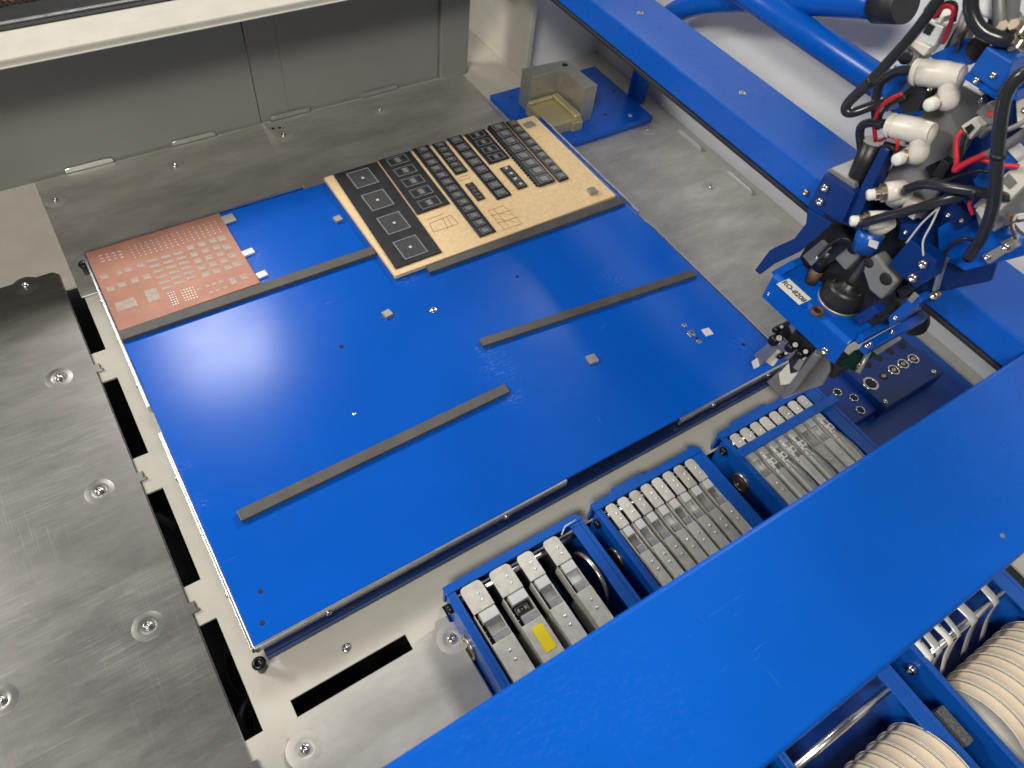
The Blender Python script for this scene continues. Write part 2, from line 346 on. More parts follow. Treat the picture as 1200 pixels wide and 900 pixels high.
# ================================================================== STEEL COVERS
def cover(name, label, poly, bolts, mat='steel', tabs=(), z=Z0 + 0.0006, th=0.0016, group=None, small=()):
    c = sum((Vector((p[0], p[1], 0)) for p in poly), Vector()) / len(poly)
    t = thing(name, label, 'cover panel', (c.x, c.y, z), group)
    part('sheet', MB().prism([(p[0], p[1], z) for p in poly], (0, 0, th)), M[mat], t, 0.0004, 1)
    for b in bolts:
        inst('dimple', DIMPLES[mat], t, (b[0], b[1], z + th)); inst('bolt', BOLT, t, (b[0], b[1], z + th + 0.0002), random.uniform(0, 1))
    for b in small: inst('drilled_hole', HOLE, t, (b[0], b[1], z + th + 0.0001))
    for x0_, x1_, y0_, y1_, z0_, z1_ in tabs:
        q = 0.006
        if x1_ - x0_ > y1_ - y0_: part('tab', MB().prism([(x0_, y0_, z0_), (x1_, y0_, z0_), (x1_ - q * 0.3, y0_, z1_ - .001), (x1_ - q, y0_, z1_), (x0_ + q, y0_, z1_), (x0_ + q * 0.3, y0_, z1_ - .001)], (0, y1_ - y0_, 0)), M['rail'], t, 0.0003, 1)
        else: part('tab', MB().prism([(x0_, y0_, z0_), (x0_, y1_, z0_), (x0_, y1_ - q * 0.3, z1_ - .001), (x0_, y1_ - q, z1_), (x0_, y0_ + q, z1_), (x0_, y0_ + q * 0.3, z1_ - .001)], (x1_ - x0_, 0, 0)), M['slide'], t, 0.0003, 1)
    return t
pl = [(-0.45, 0.479), (-0.0345, 0.479), (-0.0300, 0.4735)]
for y in (0.3345, 0.1995, 0.0655, -0.0665):
    pl += [(-0.0302, y + 0.004), (-0.0262, y + 0.004), (-0.0262, y - 0.0035), (-0.0245, y - 0.0035), (-0.0245, y - 0.0060), (-0.0302, y - 0.0060)]
pl += [(-0.0302, -0.62), (-0.45, -0.62)]
cover('cover_sheet', 'large scratched steel cover panel along the left edge', pl, [(-0.0616, y) for y in (0.4704, 0.3368, 0.2005, 0.0672, -0.067, -0.2)] + [(at(2, 822, Z0).x, at(2, 822, Z0).y)], group='steel cover panels')
tb = []
for x in (0.0145, 0.1360, 0.2610, 0.3880):
    tb.append((x, x + 0.055, 0.6314, 0.6330, Z0, Z0 + 0.0085))
cover('cover_sheet', 'long steel cover panel behind the blue table below the grey wall', [(-0.0185, 0.6305), (-0.0185, 0.43), (0.5440, 0.43), (0.5440, 0.623), (0.5370, 0.6305)],
      [(-0.0056, 0.5898), (0.1278, 0.594), (0.264, 0.597), (0.3985, 0.597)], tabs=tb, mat='steel3', group='steel cover panels', small=[(0.258, 0.616), (0.266, 0.614)])
tb = [(0.7465, 0.7477, y, y + 0.05, Z0, Z0 + 0.006) for y in (0.335, 0.235)]
cover('cover_sheet', 'steel cover panel on the right, behind the blue arm', [(0.545, 0.4165), (0.722, 0.4165), (0.732, 0.408), (0.742, 0.36), (0.745, 0.10), (0.545, 0.02)],
      [(0.7080, 0.4040), (0.7055, 0.2700)], tabs=tb, mat='steel3', group='steel cover panels')
cover('cover_sheet', 'bright steel cover panel beside the lower left feeder frame', [(-0.0030, -0.064), (-0.0025, -0.0600), (0.0020, -0.0565), (0.0045, -0.0545), (0.0070, -0.0515), (0.1030, -0.0515), (0.1050, -0.0480), (0.1235, -0.0465), (0.1265, -0.0420), (0.1375, -0.0420), (0.1375, -0.30), (-0.0030, -0.30)],
      [(0.0045, -0.0740), (0.1322, -0.0600)], mat='steel2', group='steel cover panels')
# screw on the cream strip in front of the table
o = link('base_screw', BOLT, None, None, (at(406, 760, Z0).x, at(406, 760, Z0).y, Z0)); o['label'] = 'cross-head screw in the cream strip in front of the table'; o['category'] = 'screw'
# cables under the slots
for k, pts in enumerate([[(-0.035, 0.20, -.10), (-0.02, 0.16, -.085), (-0.025, 0.11, -.095), (-0.05, 0.08, -.1)], [(-0.015, 0.06, -.09), (-0.025, 0.02, -.08), (-0.02, -0.02, -.085), (-0.04, -0.06, -.1)], [(-0.01, 0.0, -.08), (-0.03, -0.02, -.07), (-0.028, -0.05, -.08), (-0.01, -0.09, -.1)]]):
    solo('cable', MB().tube(pts, 0.004), M['rubber'], ['black cable under the third slot beside the table', 'black cable curving under the nearest slot beside the table', 'second black cable deeper under the nearest slot'][k], 'cable', 'cables under the slots')
# ================================================================== WORK TABLE
TW, TD = 0.561, 0.459
tb = thing('work_table', 'glossy blue work table plate in the middle of the machine', 'work table', (TW / 2, TD / 2, -0.02))
tp = part('table_plate', MB().box(0.0016, TW - 0.0016, 0.0016, TD - 0.0016, -0.0035, 0), M['table'], tb, 0.0012, 3)
part('under_frame', MB().box(0.006, TW - 0.006, -0.0048, TD - 0.006, -0.0240, -0.0105), M['navy'], tb, 0.0008)  # navy channel, deepened and darkened to take the place of the table's shadow
part('channel_lip', MB().box(0.006, TW - 0.006, -0.0056, -0.0049, -0.0150, -0.0138), M['blue'], tb)
part('under_tray', MB().box(0.010, TW - 0.010, 0.002, TD - 0.010, -0.0262, -0.0036), M['black'], tb)
def railp(a): return part('edge_rail', MB().box(*a), M['rail'], tb, 0.0005, 2)
railp((0.0012, 0.281, -0.0012, 0.0012, -0.0085, 0.0010)); railp((0.412, TW, -0.0012, 0.0012, -0.0085, 0.0010))
railp((-0.0012, 0.0012, 0.0, 0.213, -0.0085, 0.0010)); railp((-0.0012, 0.0012, 0.243, TD, -0.0085, 0.0010))
railp((0.0012, 0.235, TD - 0.001, TD + 0.0014, -0.0085, 0.0024)); railp((TW - 0.0012, TW + 0.0012, 0.25, TD, -0.0085, 0.0030)); railp((TW - 0.0012, TW + 0.0012, 0.02, 0.232, -0.0085, 0.0010))
for x in (0.058, 0.218, 0.455, 0.53): inst('rail_screw', BOLTS, tb, (x, -0.0012, -0.0045), (math.pi / 2, 0, 0))
for y in (0.05, 0.165, 0.275, 0.39): inst('rail_screw', BOLTS, tb, (-0.0012, y, -0.0045), (0, -math.pi / 2, 0))
for x, y in ((-0.0005, -0.006), (-0.004, 0.462), (TW + 0.004, 0.245)):
    f_ = part('foot', MB().cyl((x, y, Z0 + 0.0002), (x, y, -0.0165), 0.0035), M['rubber'], tb)
    part('foot_screw', MB().lathe(boltprof(0.0052, 0.003), (x, y, -0.0165), (0, 0, 1), 18, True, True, {4, 5}), M['bolt_black'], f_)
for px, py in ((400, 406), (606, 324), (305, 693), (307, 730), (817, 397), (871, 404)):
    p = at(px, py); inst('drilled_hole', HOLE, tb, (p.x, p.y, 0.0001))
for px, py, s in ((508, 363, 1), (415, 485, 0.45), (802, 381, 0.72), (810, 391, 1.15), (819, 400, 0.75)):
    p = at(px, py); o = inst('countersunk_screw', SCREW, tb, (p.x, p.y, 0.0001)); o.scale = (s, s, s)
# loose magnet strips
def strip(x0, y0, x1, y1, wd, label, h=0.0042):
    c = Vector(((x0 + x1) / 2, (y0 + y1) / 2, 0.0002)); L = math.hypot(x1 - x0, y1 - y0)
    mb = MB().box(-L / 2, L / 2, -wd / 2, wd / 2, 0, h); me = mb.mesh('magnet_strip')
    o = link('magnet_strip', me, M['strip'], None, c, 0.0006, 2); o.rotation_euler[2] = math.atan2(y1 - y0, x1 - x0)
    o['label'] = label; o['category'] = 'strip'; o['group'] = 'dark magnetic strips on the table'
strip(0.0290, 0.1035, 0.2870, 0.1075, 0.0105, 'dark grey strip lying alone near the front of the blue table')
strip(0.2935, 0.1660, 0.5520, 0.1408, 0.0098, 'dark grey strip slanting to the right edge of the blue table')
strip(0.0012, 0.3315, 0.2590, 0.3288, 0.0120, 'dark grey strip along the front edge of the copper board')
strip(0.2955, 0.2790, 0.5550, 0.2748, 0.0125, 'dark grey strip along the front edge of the tan tray board')
# small magnets on the table
def mag(px, py, label, s=0.0045, rot=0.3, mat='alu', h=0.0035, z=0.0001, asp=1.0):
    p = at(px, py, z + h * 0.5); mb = MB().box(-s * asp, s * asp, -s, s, 0, h)
    o = link('small_magnet', mb.mesh('small_magnet'), M[mat], None, (p.x, p.y, z), 0.0004, 2); o.rotation_euler[2] = rot
    o['label'] = label; o['category'] = 'magnet'; o['group'] = 'small square magnets'
mag(454, 368, 'small square silver magnet beside the round screw mid-table', 0.0042, 0.15, 'alu')
mag(694, 421, 'small square grey magnet below the slanting strip', 0.0052, -0.12, 'alu', 0.003)
mag(396, 257, 'small square magnet left of the tan board', 0.0042, 0.1, 'alu')
mag(829, 389, 'thin white square tab beside three screw heads', 0.0048, -0.15, 'slide', 0.001)
mag(694, 224, 'small metal block on the front right of the tan board', 0.0048, -0.1, 'alu', 0.0045, 0.0062)
mag(620, 146, 'flat metal clip on the far right corner of the tan board', 0.0048, 0.05, 'alu', 0.002, 0.0062, 1.5)
mag(291, 296, 'pale tab at the right edge of the copper board, upper one', 0.004, 0.1, 'slide', 0.0025, 0.0001, 1.5)
mag(307, 322, 'pale tab at the right edge of the copper board, lower one', 0.004, 0.1, 'slide', 0.0025, 0.0001, 1.3)
mag(268, 257, 'dull metal tab at the far corner of the copper board', 0.0065, 0.05, 'alu', 0.0025)
# worn scuffs are on the table paint only; see material
# ================================================================== COPPER BOARD
cb = thing('copper_board', 'copper-clad board with rows of cut pads at the table corner', 'board', (0.07, 0.4, 0.0002))
part('board_sheet', MB().box(0.0022, 0.1385, 0.3392, 0.4568, 0.0002, 0.0022), M['copper'], cb, 0.0003, 1)
def padmesh(a, b):
    mb = MB(); k = 0.0005
    mb.add([(-a, -b, 0), (a, -b, 0), (a, b, 0), (-a, b, 0), (-a + k, -b + k, .00025), (a - k, -b + k, .00025), (a - k, b - k, .00025), (-a + k, b - k, .00025)], [(0, 1, 5, 4), (1, 2, 6, 5), (2, 3, 7, 6), (3, 0, 4, 7), (4, 5, 6, 7)])
    me = mb.mesh('pad'); me.materials.append(M['pad']); return me
PM = {}
def pad(px, py, a, b):
    a *= 1.2; b *= 1.2
    k = (a, b)
    if k not in PM: PM[k] = padmesh(a, b)
    p = at(90 + px / 6, 240 + py / 6, 0.0023); inst('pad', PM[k], cb, (p.x, p.y, 0.00221))
pad(348, 700, 0.0076, 0.0054); pad(535, 635, 0.0046, 0.0076)
for i in range(6): pad(530 + i * 22, 390 + i * 38, 0.0042, 0.0019)
for i in range(6): pad(625 + i * 20, 365 + i * 36, 0.0040, 0.0019)
for i in range(6): pad(715 + i * 19, 340 + i * 34, 0.0040, 0.0019)
for r in range(3):
    for i in range(5): pad(800 + r * 78 + i * 27, 300 - r * 24 + i * 47, 0.0030, 0.0030)
for i in range(4): pad(1020 + i * 36, 235 + i * 60, 0.0033, 0.0036)
pad(360, 455, 0.003, 0.003); pad(450, 425, 0.003, 0.0025); pad(410, 530, 0.0028, 0.0034); pad(495, 505, 0.0028, 0.0034); pad(300, 475, 0.0018, 0.003); pad(195, 505, 0.003, 0.003); pad(240, 590, 0.003, 0.003); pad(320, 560, 0.003, 0.003)
for i in range(3): pad(920 + i * 48, 570 - i * 16, 0.0018, 0.0018); pad(945 + i * 50, 615 - i * 18, 0.0018, 0.0015)
pad(1100, 535, 0.0024, 0.0042); pad(1175, 505, 0.0026, 0.0036); pad(862, 590, 0.0016, 0.0016)
dots = MB()
def dot(px, py, a=0.00065, b=0.0009):
    p = at(90 + px / 6, 240 + py / 6, 0.0023); dots.box(p.x - a, p.x + a, p.y - b, p.y + b, 0.0022, 0.0026)
for c in range(17):
    for r in range(5):
        dot(370 + c * 37.5 + r * 10.5, 298 - c * 11.3 + r * 18.5)
for c in range(5):
    for r in range(5): dot(735 + c * 20 + r * 8, 605 - c * 6 + r * 17)
for c in range(3):
    for r in range(6): dot(645 + c * 18 + r * 7, 625 - c * 6 + r * 16)
for c in range(4):
    for r in range(3): dot(165 + c * 45 + r * 10, 360 - c * 10 + r * 20, 0.0016, 0.0009)
o = part('solder_dots', dots, M['tin'], cb); o['kind'] = 'stuff'
# ================================================================== TAN TRAY BOARD
tn = thing('tray_board', 'tan hardboard sheet carrying black component trays on the table', 'board', (0.405, 0.372, 0.0002))
part('hardboard', MB().box(0.2606, 0.5505, 0.2826, 0.4586, 0.0012, 0.0060), M['tan'], tn, 0.0004, 1)
part('spacer', MB().box(0.266, 0.545, 0.288, 0.452, 0.0002, 0.00115), M['alu'], tn)
sk = MB()
def seg(a, b, wd=0.00035):
    A, B = at(*a, 0.0061), at(*b, 0.0061); d = (B - A).normalized(); n = Vector((-d.y, d.x, 0)) * wd
    sk.prism([A - n, B - n, B + n, A + n], (0, 0, 0.00015))
for L in ([(503, 262), (528, 252)], [(508, 272), (537, 262)], [(503, 262), (508, 272)], [(528, 252), (537, 262)], [(519, 256), (525, 268)], [(523, 254), (530, 264)], [(500, 258), (520, 250)],
          [(572, 247), (590, 241)], [(575, 253), (600, 246)], [(582, 262), (608, 254)], [(588, 270), (612, 262)], [(572, 247), (590, 268)], [(590, 241), (612, 262)], [(578, 245), (596, 265)], [(584, 250), (600, 252)], [(580, 256), (604, 260)],
          [(534, 206), (546, 202)], [(536, 209), (549, 205)], [(538, 212), (551, 208)]): seg(*L)
part('engraved_lines', sk, M['sketch'], tn)
part('paper_patch', MB().box(0.399, 0.412, 0.382, 0.3935, 0.0060, 0.0062), M['sketch'], tn) if False else None
# trays: (rect at top, columns, rows, pocket half sizes)
RIMM = {}
def pocketmesh(a, b, h):
    k = (a, b, h)
    if k not in RIMM:
        mb = MB(); t = min(a, b) * 0.10; r = h
        mb.add([(-a, -b, 0), (a, -b, 0), (a, b, 0), (-a, b, 0), (-a, -b, r), (a, -b, r), (a, b, r), (-a, b, r),
                (-a + t, -b + t, r), (a - t, -b + t, r), (a - t, b - t, r), (-a + t, b - t, r), (-a + 1.6 * t, -b + 1.6 * t, .00015), (a - 1.6 * t, -b + 1.6 * t, .00015), (a - 1.6 * t, b - 1.6 * t, .00015), (-a + 1.6 * t, b - 1.6 * t, .00015)],
               [(0, 1, 5, 4), (1, 2, 6, 5), (2, 3, 7, 6), (3, 0, 4, 7), (4, 5, 9, 8), (5, 6, 10, 9), (6, 7, 11, 10), (7, 4, 8, 11), (8, 9, 13, 12), (9, 10, 14, 13), (10, 11, 15, 14), (11, 8, 12, 15), (12, 13, 14, 15)])
        me = mb.mesh('pocket'); me.materials.append(M['rim']); me.materials.append(M['well']); me.polygons[12].material_index = 1
        for q in (8, 9, 10, 11): me.polygons[q].material_index = 1
        RIMM[k] = me
    return RIMM[k]
def chipmesh(a, b, h, mat='chip'):
    k = ('c', a, b, h, mat)
    if k not in RIMM:
        me = MB().box(-a, a, -b, b, 0.0002, h).mesh('component'); me.materials.append(M[mat]); RIMM[k] = me
    return RIMM[k]
ZT = 0.0061
def tray(label, x0, x1, y0, y1, rows, pa, pb, h=0.0019, comp=None, cols=1, skew=0.004, marks=None, cmat='chip', y_pad=0.0):
    cx, cy = (x0 + x1) / 2, (y0 + y1) / 2
    t = thing('component_tray', label, 'tray', (cx, cy, ZT), 'black component trays on the tan board')
    sk_ = lambda y: skew * (y - cy) / (y1 - y0)
    pts = [(x0 + sk_(y0), y0, ZT), (x1 + sk_(y0), y0, ZT), (x1 + sk_(y1), y1, ZT), (x0 + sk_(y1), y1, ZT)]
    b = part('tray_body', MB().prism(pts, (0, 0, h)), M['tray'], t, 0.0004, 1)
    for r in range(rows):
        y = y0 + y_pad + (y1 - y0 - y_pad) * (r + 0.5) / rows
        for c in range(cols):
            x = x0 + (x1 - x0) * (c + 0.5) / cols + sk_(y)
            inst('pocket', pocketmesh(pa, pb, 0.0005), t, (x, y, ZT + h + 0.0001))
            if comp and comp[0] == 3:
                for dx in (-0.62, 0, 0.62): inst('component', chipmesh(pa * 0.22, pb * 0.55, 0.0006, 'tray' if dx else 'chip'), t, (x + dx * pa, y, ZT + h + 0.0002))
            elif comp: inst('component', chipmesh(comp[1], comp[2], comp[3], cmat), t, (x + random.uniform(-.0006, .0006), y + random.uniform(-.0006, .0006), ZT + h + 0.0002), random.uniform(-.1, .1))
    return t
tray('widest black tray with four large square pockets at the left of the tan board', 0.2683, 0.3232, 0.2905, 0.4570, 4, 0.0138, 0.0148, comp=(1, 0.0014, 0.0014, 0.0008), skew=0.0066, cmat='slide')
tray('black tray with five wide pockets, second from the left on the tan board', 0.3268, 0.3685, 0.3550, 0.4585, 5, 0.0125, 0.0075, comp=(3,), skew=0.004)
tray('long narrow black tray with a dozen pockets reaching the board front', 0.3712, 0.3925, 0.2920, 0.4605, 13, 0.0058, 0.0045, comp=(1, 0.0035, 0.0028, 0.0007), skew=0.007)
tray('short black tray with six pockets beside the long narrow tray', 0.3990, 0.4160, 0.3965, 0.4588, 6, 0.0052, 0.0036, comp=(1, 0.003, 0.002, 0.0007), skew=0.003)
tray('long black tray with eight pockets in the middle of the tan board', 0.4200, 0.4400, 0.3368, 0.4608, 8, 0.0062, 0.0056, comp=(1, 0.004, 0.0036, 0.0007), skew=0.004)
tray('short wide black tray with four pockets at the back of the board', 0.4448, 0.4740, 0.3958, 0.4588, 4, 0.0095, 0.0058, comp=(3,), skew=0.002)
tray('smallest black tray on the bare middle of the tan board', 0.3975, 0.4080, 0.3452, 0.3762, 5, 0.0028, 0.0021, h=0.002, comp=(1, 0.001, 0.001, 0.0006), skew=0.0015)
tray('small black tray with bright dots right of the long middle tray', 0.4500, 0.4640, 0.3415, 0.3835, 4, 0.0040, 0.0040, h=0.0022, comp=(1, 0.0016, 0.0016, 0.0010), skew=0.001, cmat='slide')
t9 = tray('black tray with toothed edge and eight deep pockets', 0.4775, 0.5010, 0.3345, 0.4602, 8, 0.0080, 0.0062, h=0.0034, comp=(1, 0.0045, 0.0040, 0.0008), skew=0.006)
for i in range(24):
    y = 0.337 + i * 0.0051; x = 0.4775 + 0.006 * (y - 0.397) / 0.126
    part('tooth', MB().box(x - 0.0022, x - 0.0002, y, y + 0.0024, ZT, ZT + 0.0032), M['tray'], t9)
tray('rightmost narrow black tray with nine pockets next to the toothed tray', 0.5042, 0.5180, 0.3315, 0.4585, 9, 0.0048, 0.0052, h=0.003, comp=(1, 0.0032, 0.0032, 0.001), skew=0.005)
# ================================================================== CORNER PLATE AND STOP BLOCK
cp = thing('corner_plate', 'flat blue mounting plate under the aluminium angle block', 'plate', (0.636, 0.487, Z0))
part('plate', MB().box(0.5450, 0.7270, 0.4180, 0.5560, Z0 + 0.0024, -0.0200), M['table'], cp, 0.0012, 2)
part('shim', MB().box(0.552, 0.7255, 0.4145, 0.552, Z0 + 0.0002, Z0 + 0.0023), M['rail'], cp)
for px, py in ((693, 87), (719, 107), (709, 134), (599, 114)):
    p = at(px, py, -0.02); inst('drilled_hole', HOLE, cp, (p.x, p.y, -0.0199))
p = at(738, 136, -0.02); inst('bolt', BOLT, cp, (p.x, p.y, -0.0199))
ab = thing('angle_block', 'L-shaped aluminium block standing on the blue corner plate', 'block', (0.60, 0.48, -0.02))
Zt = 0.0315
part('angle_body', MB().prism([(x, y, -0.0198) for x, y in ((0.5705, 0.4990), (0.6175, 0.4980), (0.6215, 0.4500), (0.6410, 0.4490), (0.6365, 0.5160), (0.5700, 0.5220))], (0, 0, Zt + 0.0198)), M['alu'], ab, 0.0007, 2)
inst('drilled_hole', HOLE, ab, (0.628, 0.506, Zt + 0.0001)).scale = (2, 2, 1)
gb = thing('stop_block', 'brass-coloured low block inside the aluminium angle', 'block', (0.59, 0.47, -0.02))
zs = -0.0198
prof = [(0.0, 0.0), (0.0, 0.013), (0.0035, 0.0132)] + [(0.0035 + 0.012 * math.sin(t * math.pi / 10), 0.0082 + 0.005 * math.cos(t * math.pi / 10)) for t in range(1, 5)]
mbg = MB().box(0.5655, 0.6165, 0.4400, 0.4975, zs, zs + 0.0150)
part('stop_body', mbg, M['gold'], gb, 0.0008)
part('stop_rim', MB().box(0.6055, 0.6160, 0.4405, 0.4970, zs + 0.0152, zs + 0.0200).box(0.5660, 0.6050, 0.4905, 0.4970, zs + 0.0152, zs + 0.0200), M['gold'], gb, 0.0022, 3)
part('stop_foot', MB().box(0.600, 0.6165, 0.436, 0.4395, zs, zs + 0.013), M['gold'], gb, 0.0006)
# ================================================================== FEEDER FRAMES AND FEEDERS
def ring(r0, r1, t): return [(r1, 0), (r1, t * 0.6), (r1 * 0.93, t), (r0 * 1.05, t), (r0, t * 0.7), (r0, 0.0)]
def frame(label, xl, xr, lw, rw, steps=(), bar=None):
    t = thing('feeder_frame', label, 'feeder frame', ((xl + xr) / 2, -0.1, -0.09), 'blue feeder frames')
    zt = 0.0
    pts = [(xl, -0.0365), (xl, -0.0290)]
    for a, b in steps: pts += [(a, -0.0290), (a + 0.003, -0.0262), (b - 0.003, -0.0262), (b, -0.0290)]
    pts += [(xr - 0.004, -0.0290), (xr, -0.0330), (xr, -0.0365)]
    part('back_bar', MB().prism([(x, y, -0.0030) for x, y in pts], (0, 0, 0.0030)), M['blue'], t, 0.0006)
    part('back_plate', MB().box(xl + 0.001, xr - 0.004, -0.0325, -0.0300, -0.026, -0.0031), M['blue'], t)
    for k, (a, b) in enumerate(((xl, xl + 0.004), (xr - 0.004, xr))):
        s_ = part('side_plate', MB().box(a, b, -0.43, -0.0367, -0.090, -0.0003), M['blue'], t, 0.0005)
        fx = (xl + 0.0042, xl + lw) if k == 0 else (xr - rw, xr - 0.0042)
        part('top_flange', MB().box(fx[0], fx[1], -0.43, -0.0367, -0.0026, -0.0005), M['blue'], s_, 0.0005)
        sd = -1 if k == 0 else 1; xo = a if k == 0 else b
        part('bearing_ring', MB().lathe(ring(0.0075, 0.0105, 0.002), (xo + sd * 0.0001, -0.074, -0.024), (sd, 0, 0), 28, True, False), M['brass'], s_)
        part('bearing_cap', MB().lathe([(0.0072, 0), (0.0068, 0.0008), (0.001, 0.0008)], (xo + sd * 0.0001, -0.074, -0.024), (sd, 0, 0), 24), M['grip'], s_)
        part('side_bolt', MB().lathe(boltprof(0.0042, 0.0036), (xo + sd * 0.0001, -0.044, -0.0100), (sd, 0, 0), 20, True, True, {4, 5}), M['bolt_black'], s_)
    part('shaft', MB().cyl((xl + 0.004, -0.0440, -0.0058), (xr - 0.004, -0.0440, -0.0058), 0.0026), M['shaft'], t)
    part('inner_floor', MB().box(xl + 0.004, xr - 0.004, -0.43, -0.034, -0.060, -0.057), M['dblue'], t)  # floor coloured dark blue for the blue light inside the bay
    part('divider', MB().box(xl + 0.0042, xr - 0.0042, -0.2560, -0.2530, -0.0565, -0.014), M['blue'], t)
    if bar: part('cross_bar', MB().box(xl - 0.001, xr + 0.002, bar[0], bar[1], 0.0036, 0.0060), M['blue'], t, 0.0008)
    return t
f1 = frame('blue frame holding four feeders, nearest the steel panel', 0.1402, 0.2712, 0.0075, 0.0130)
f2 = frame('middle blue frame holding eight even feeders', 0.2850, 0.4080, 0.0062, 0.0145, ((0.306, 0.345), (0.395, 0.403)))
f3 = frame('right blue frame with cross bar, below the placement head', 0.4330, 0.5610, 0.0055, 0.0170, ((0.45, 0.50),), (-0.0625, -0.0530))
wire = part('hook_wire', MB().tube([at(658, 627, 0.001), at(662, 617, 0.003), at(675, 609, 0.003)], 0.0006, 8, 1), M['slide'], f1)
part('pulley_ring', MB().lathe([(0.024, -.001), (0.0248, 0.0), (0.0248, 0.001), (0.024, 0.002), (0.0225, 0.002), (0.0225, -.001)], (0.2525, -0.078, -0.020), (1, 0, 0), 48, True, False), M['brass'], f1)
BEAD = lmesh('bead', 'chrome', [(0.0007, 0), (0.0007, 0.0006), (0.0003, 0.001), (0.0001, 0.001)], 8)
def roundtile(x0, x1, y0, y1, z0, z1, r):
    p = []
    for cx, a0 in ((x1 - r, 0), (x0 + r, 90)):
        for k in range(5):
            a = math.radians(a0 + k * 22.5); p.append((cx + r * math.cos(a), y1 - r + r * math.sin(a), z0))
    p += [(x0, y0, z0), (x1, y0, z0)]
    return MB().prism(p, (0, 0, z1 - z0))
FEED = ('feeder', 'feeder', 'feeder_b', 'feeder_c')
def feeder(label, x0, x1, group, kind='std', yb=-0.087, sticker=False, pocket='glassy', tapek=False):
    jx = random.uniform(-.0003, .0003); x0 += jx; x1 += jx
    cx = (x0 + x1) / 2; wd = x1 - x0; fm = random.choice(FEED); pocket = pocket if pocket == 'black' else random.choice(('glassy', 'glassy', 'greyplate', 'film'))
    t = thing('tape_feeder', label, 'feeder', (cx, -0.09, -0.03), group)
    part('body', MB().box(x0, x1, -0.232, yb, -0.026, 0.0010), M[fm], t, 0.0006)
    part('under_body', MB().box(x0 + 0.0012, x1 - 0.0012, yb + 0.0002, -0.0420, -0.028, -0.0085), M['black'], t)
    le = part('lever', roundtile(x0, x1, -0.0608, -0.0376, -0.0004, 0.0014, min(0.004, wd * 0.32)), M[fm], t, 0.0004)
    for dx, y in ((0.12, -0.0475), (0.14, -0.0535)): inst('rivet', RIVET, le, (cx + dx * wd, y, 0.0014))
    if not tapek and not sticker:
        for dx, y in ((0.02, yb - 0.010), (0.02, yb - 0.0175)): inst('rivet', RIVET, t, (cx + dx * wd, y, 0.0010))
    part('side_rail', MB().box(x0, x0 + 0.0007, yb, -0.0608, -0.012, -0.0008).box(x1 - 0.0007, x1, yb, -0.0608, -0.012, -0.0008), M[fm], t)
    if not tapek or True:
        part('slide_block', MB().box(x0 + wd * 0.20, x1 - 0.0004, -0.0695, -0.0610, -0.006, 0.0004), M['slide'], t, 0.0004)
        part('tape_window', MB().box(x0 + wd * 0.26, x1 - 0.0012, -0.0790, -0.0697, -0.0075, -0.0040), M[pocket], t)
        gp = part('tape_guide', MB().box(x0 + wd * 0.24, x1 - 0.0006, -0.0866, -0.0793, -0.0045, -0.0010), M['glassy'], t, 0.0003)
        part('guide_line', MB().box(x0 + wd * 0.26, x1 - 0.0008, -0.0812, -0.0806, -0.0010, -0.0006), M['rivet'], gp)
        for k in range(4): inst('sprocket_bead', BEAD, t, (x0 + wd * 0.13, -0.0640 - k * 0.0055, -0.0060))
        part('sprocket_track', MB().box(x0 + 0.0008, x0 + wd * 0.19, -0.0866, -0.0610, -0.0085, -0.0062), M['black'], t)
    if pocket == 'black':
        cm = MB()
        zc = -0.0040
        for a, b, c, d in ((-.0042, -.0021, -.0016, .0016), (.0021, .0042, -.0016, .0016)):
            cm.box(cx + a, cx + b, -0.0743 + c, -0.0743 + d, zc, zc + 0.0007)
        part('component_leads', cm, M['chip'], t)
        part('component_dot', MB().cyl((cx, -0.0743, zc), (cx, -0.0743, zc + 0.0008), 0.0007), M['chip'], t)
        part('component_frame', MB().box(cx - .0056, cx + .0056, -0.0718, -0.0713, zc, zc + .0006).box(cx - .0056, cx - .0051, -0.0772, -0.0719, zc, zc + .0006).box(cx + .0051, cx + .0056, -0.0772, -0.0719, zc, zc + .0006), M['chip'], t)
    if sticker: part('sticker', MB().box(x0 + wd * 0.30, x0 + wd * 0.80, yb - 0.026, yb - 0.005, 0.0011, 0.0013), M['yellow'], t)
    if tapek:
        zt = 0.0022
        tp_ = part('paper_tape', MB().box(x0 - 0.0006, x0 + wd * 0.24, -0.128, -0.0645, zt - 0.0004, zt), M['tape'], t)
        for k in range(5): part('tape_hole', MB().cyl((x0 + wd * 0.06, -0.0680 - k * 0.0058, zt), (x0 + wd * 0.06, -0.0680 - k * 0.0058, zt + 0.0002), 0.0006, 10), M['ink'], tp_)
        tq = part('tape_flag', MB().box(x0 + wd * 0.26, x0 + wd * 0.78, -0.0815, -0.0752, zt - 0.0004, zt), M['tape'], t)
        part('tape_mark', MB().box(x0 + wd * 0.40, x0 + wd * 0.66, -0.0800, -0.0768, zt, zt + 0.00015), M['chip'], tq)
        if tapek == 2:
            arc = [Vector((x0 + wd * 0.55, -0.0835 - 0.05 * (k / 10), 0.0012 + 0.0035 * math.sin(math.pi * k / 10))) for k in range(11)]
            ms = MB(); h2 = wd * 0.20
            vs = [p + Vector((s * h2, 0, d)) for d in (0, 0.0006) for p in arc for s in (-1, 1)]
            n = len(arc); fs = []
            for i in range(n - 1):
                a = 2 * i; fs += [(a, a + 2, a + 3, a + 1), (2 * n + a, 2 * n + a + 1, 2 * n + a + 3, 2 * n + a + 2), (a, 2 * n + a, 2 * n + a + 2, a + 2), (a + 1, a + 3, 2 * n + a + 3, 2 * n + a + 1)]
            part('cover_film', ms.add(vs, fs, True), M['glassy'], t)
    return t
ORD = ['first', 'second', 'third', 'fourth', 'fifth', 'sixth', 'seventh', 'eighth']
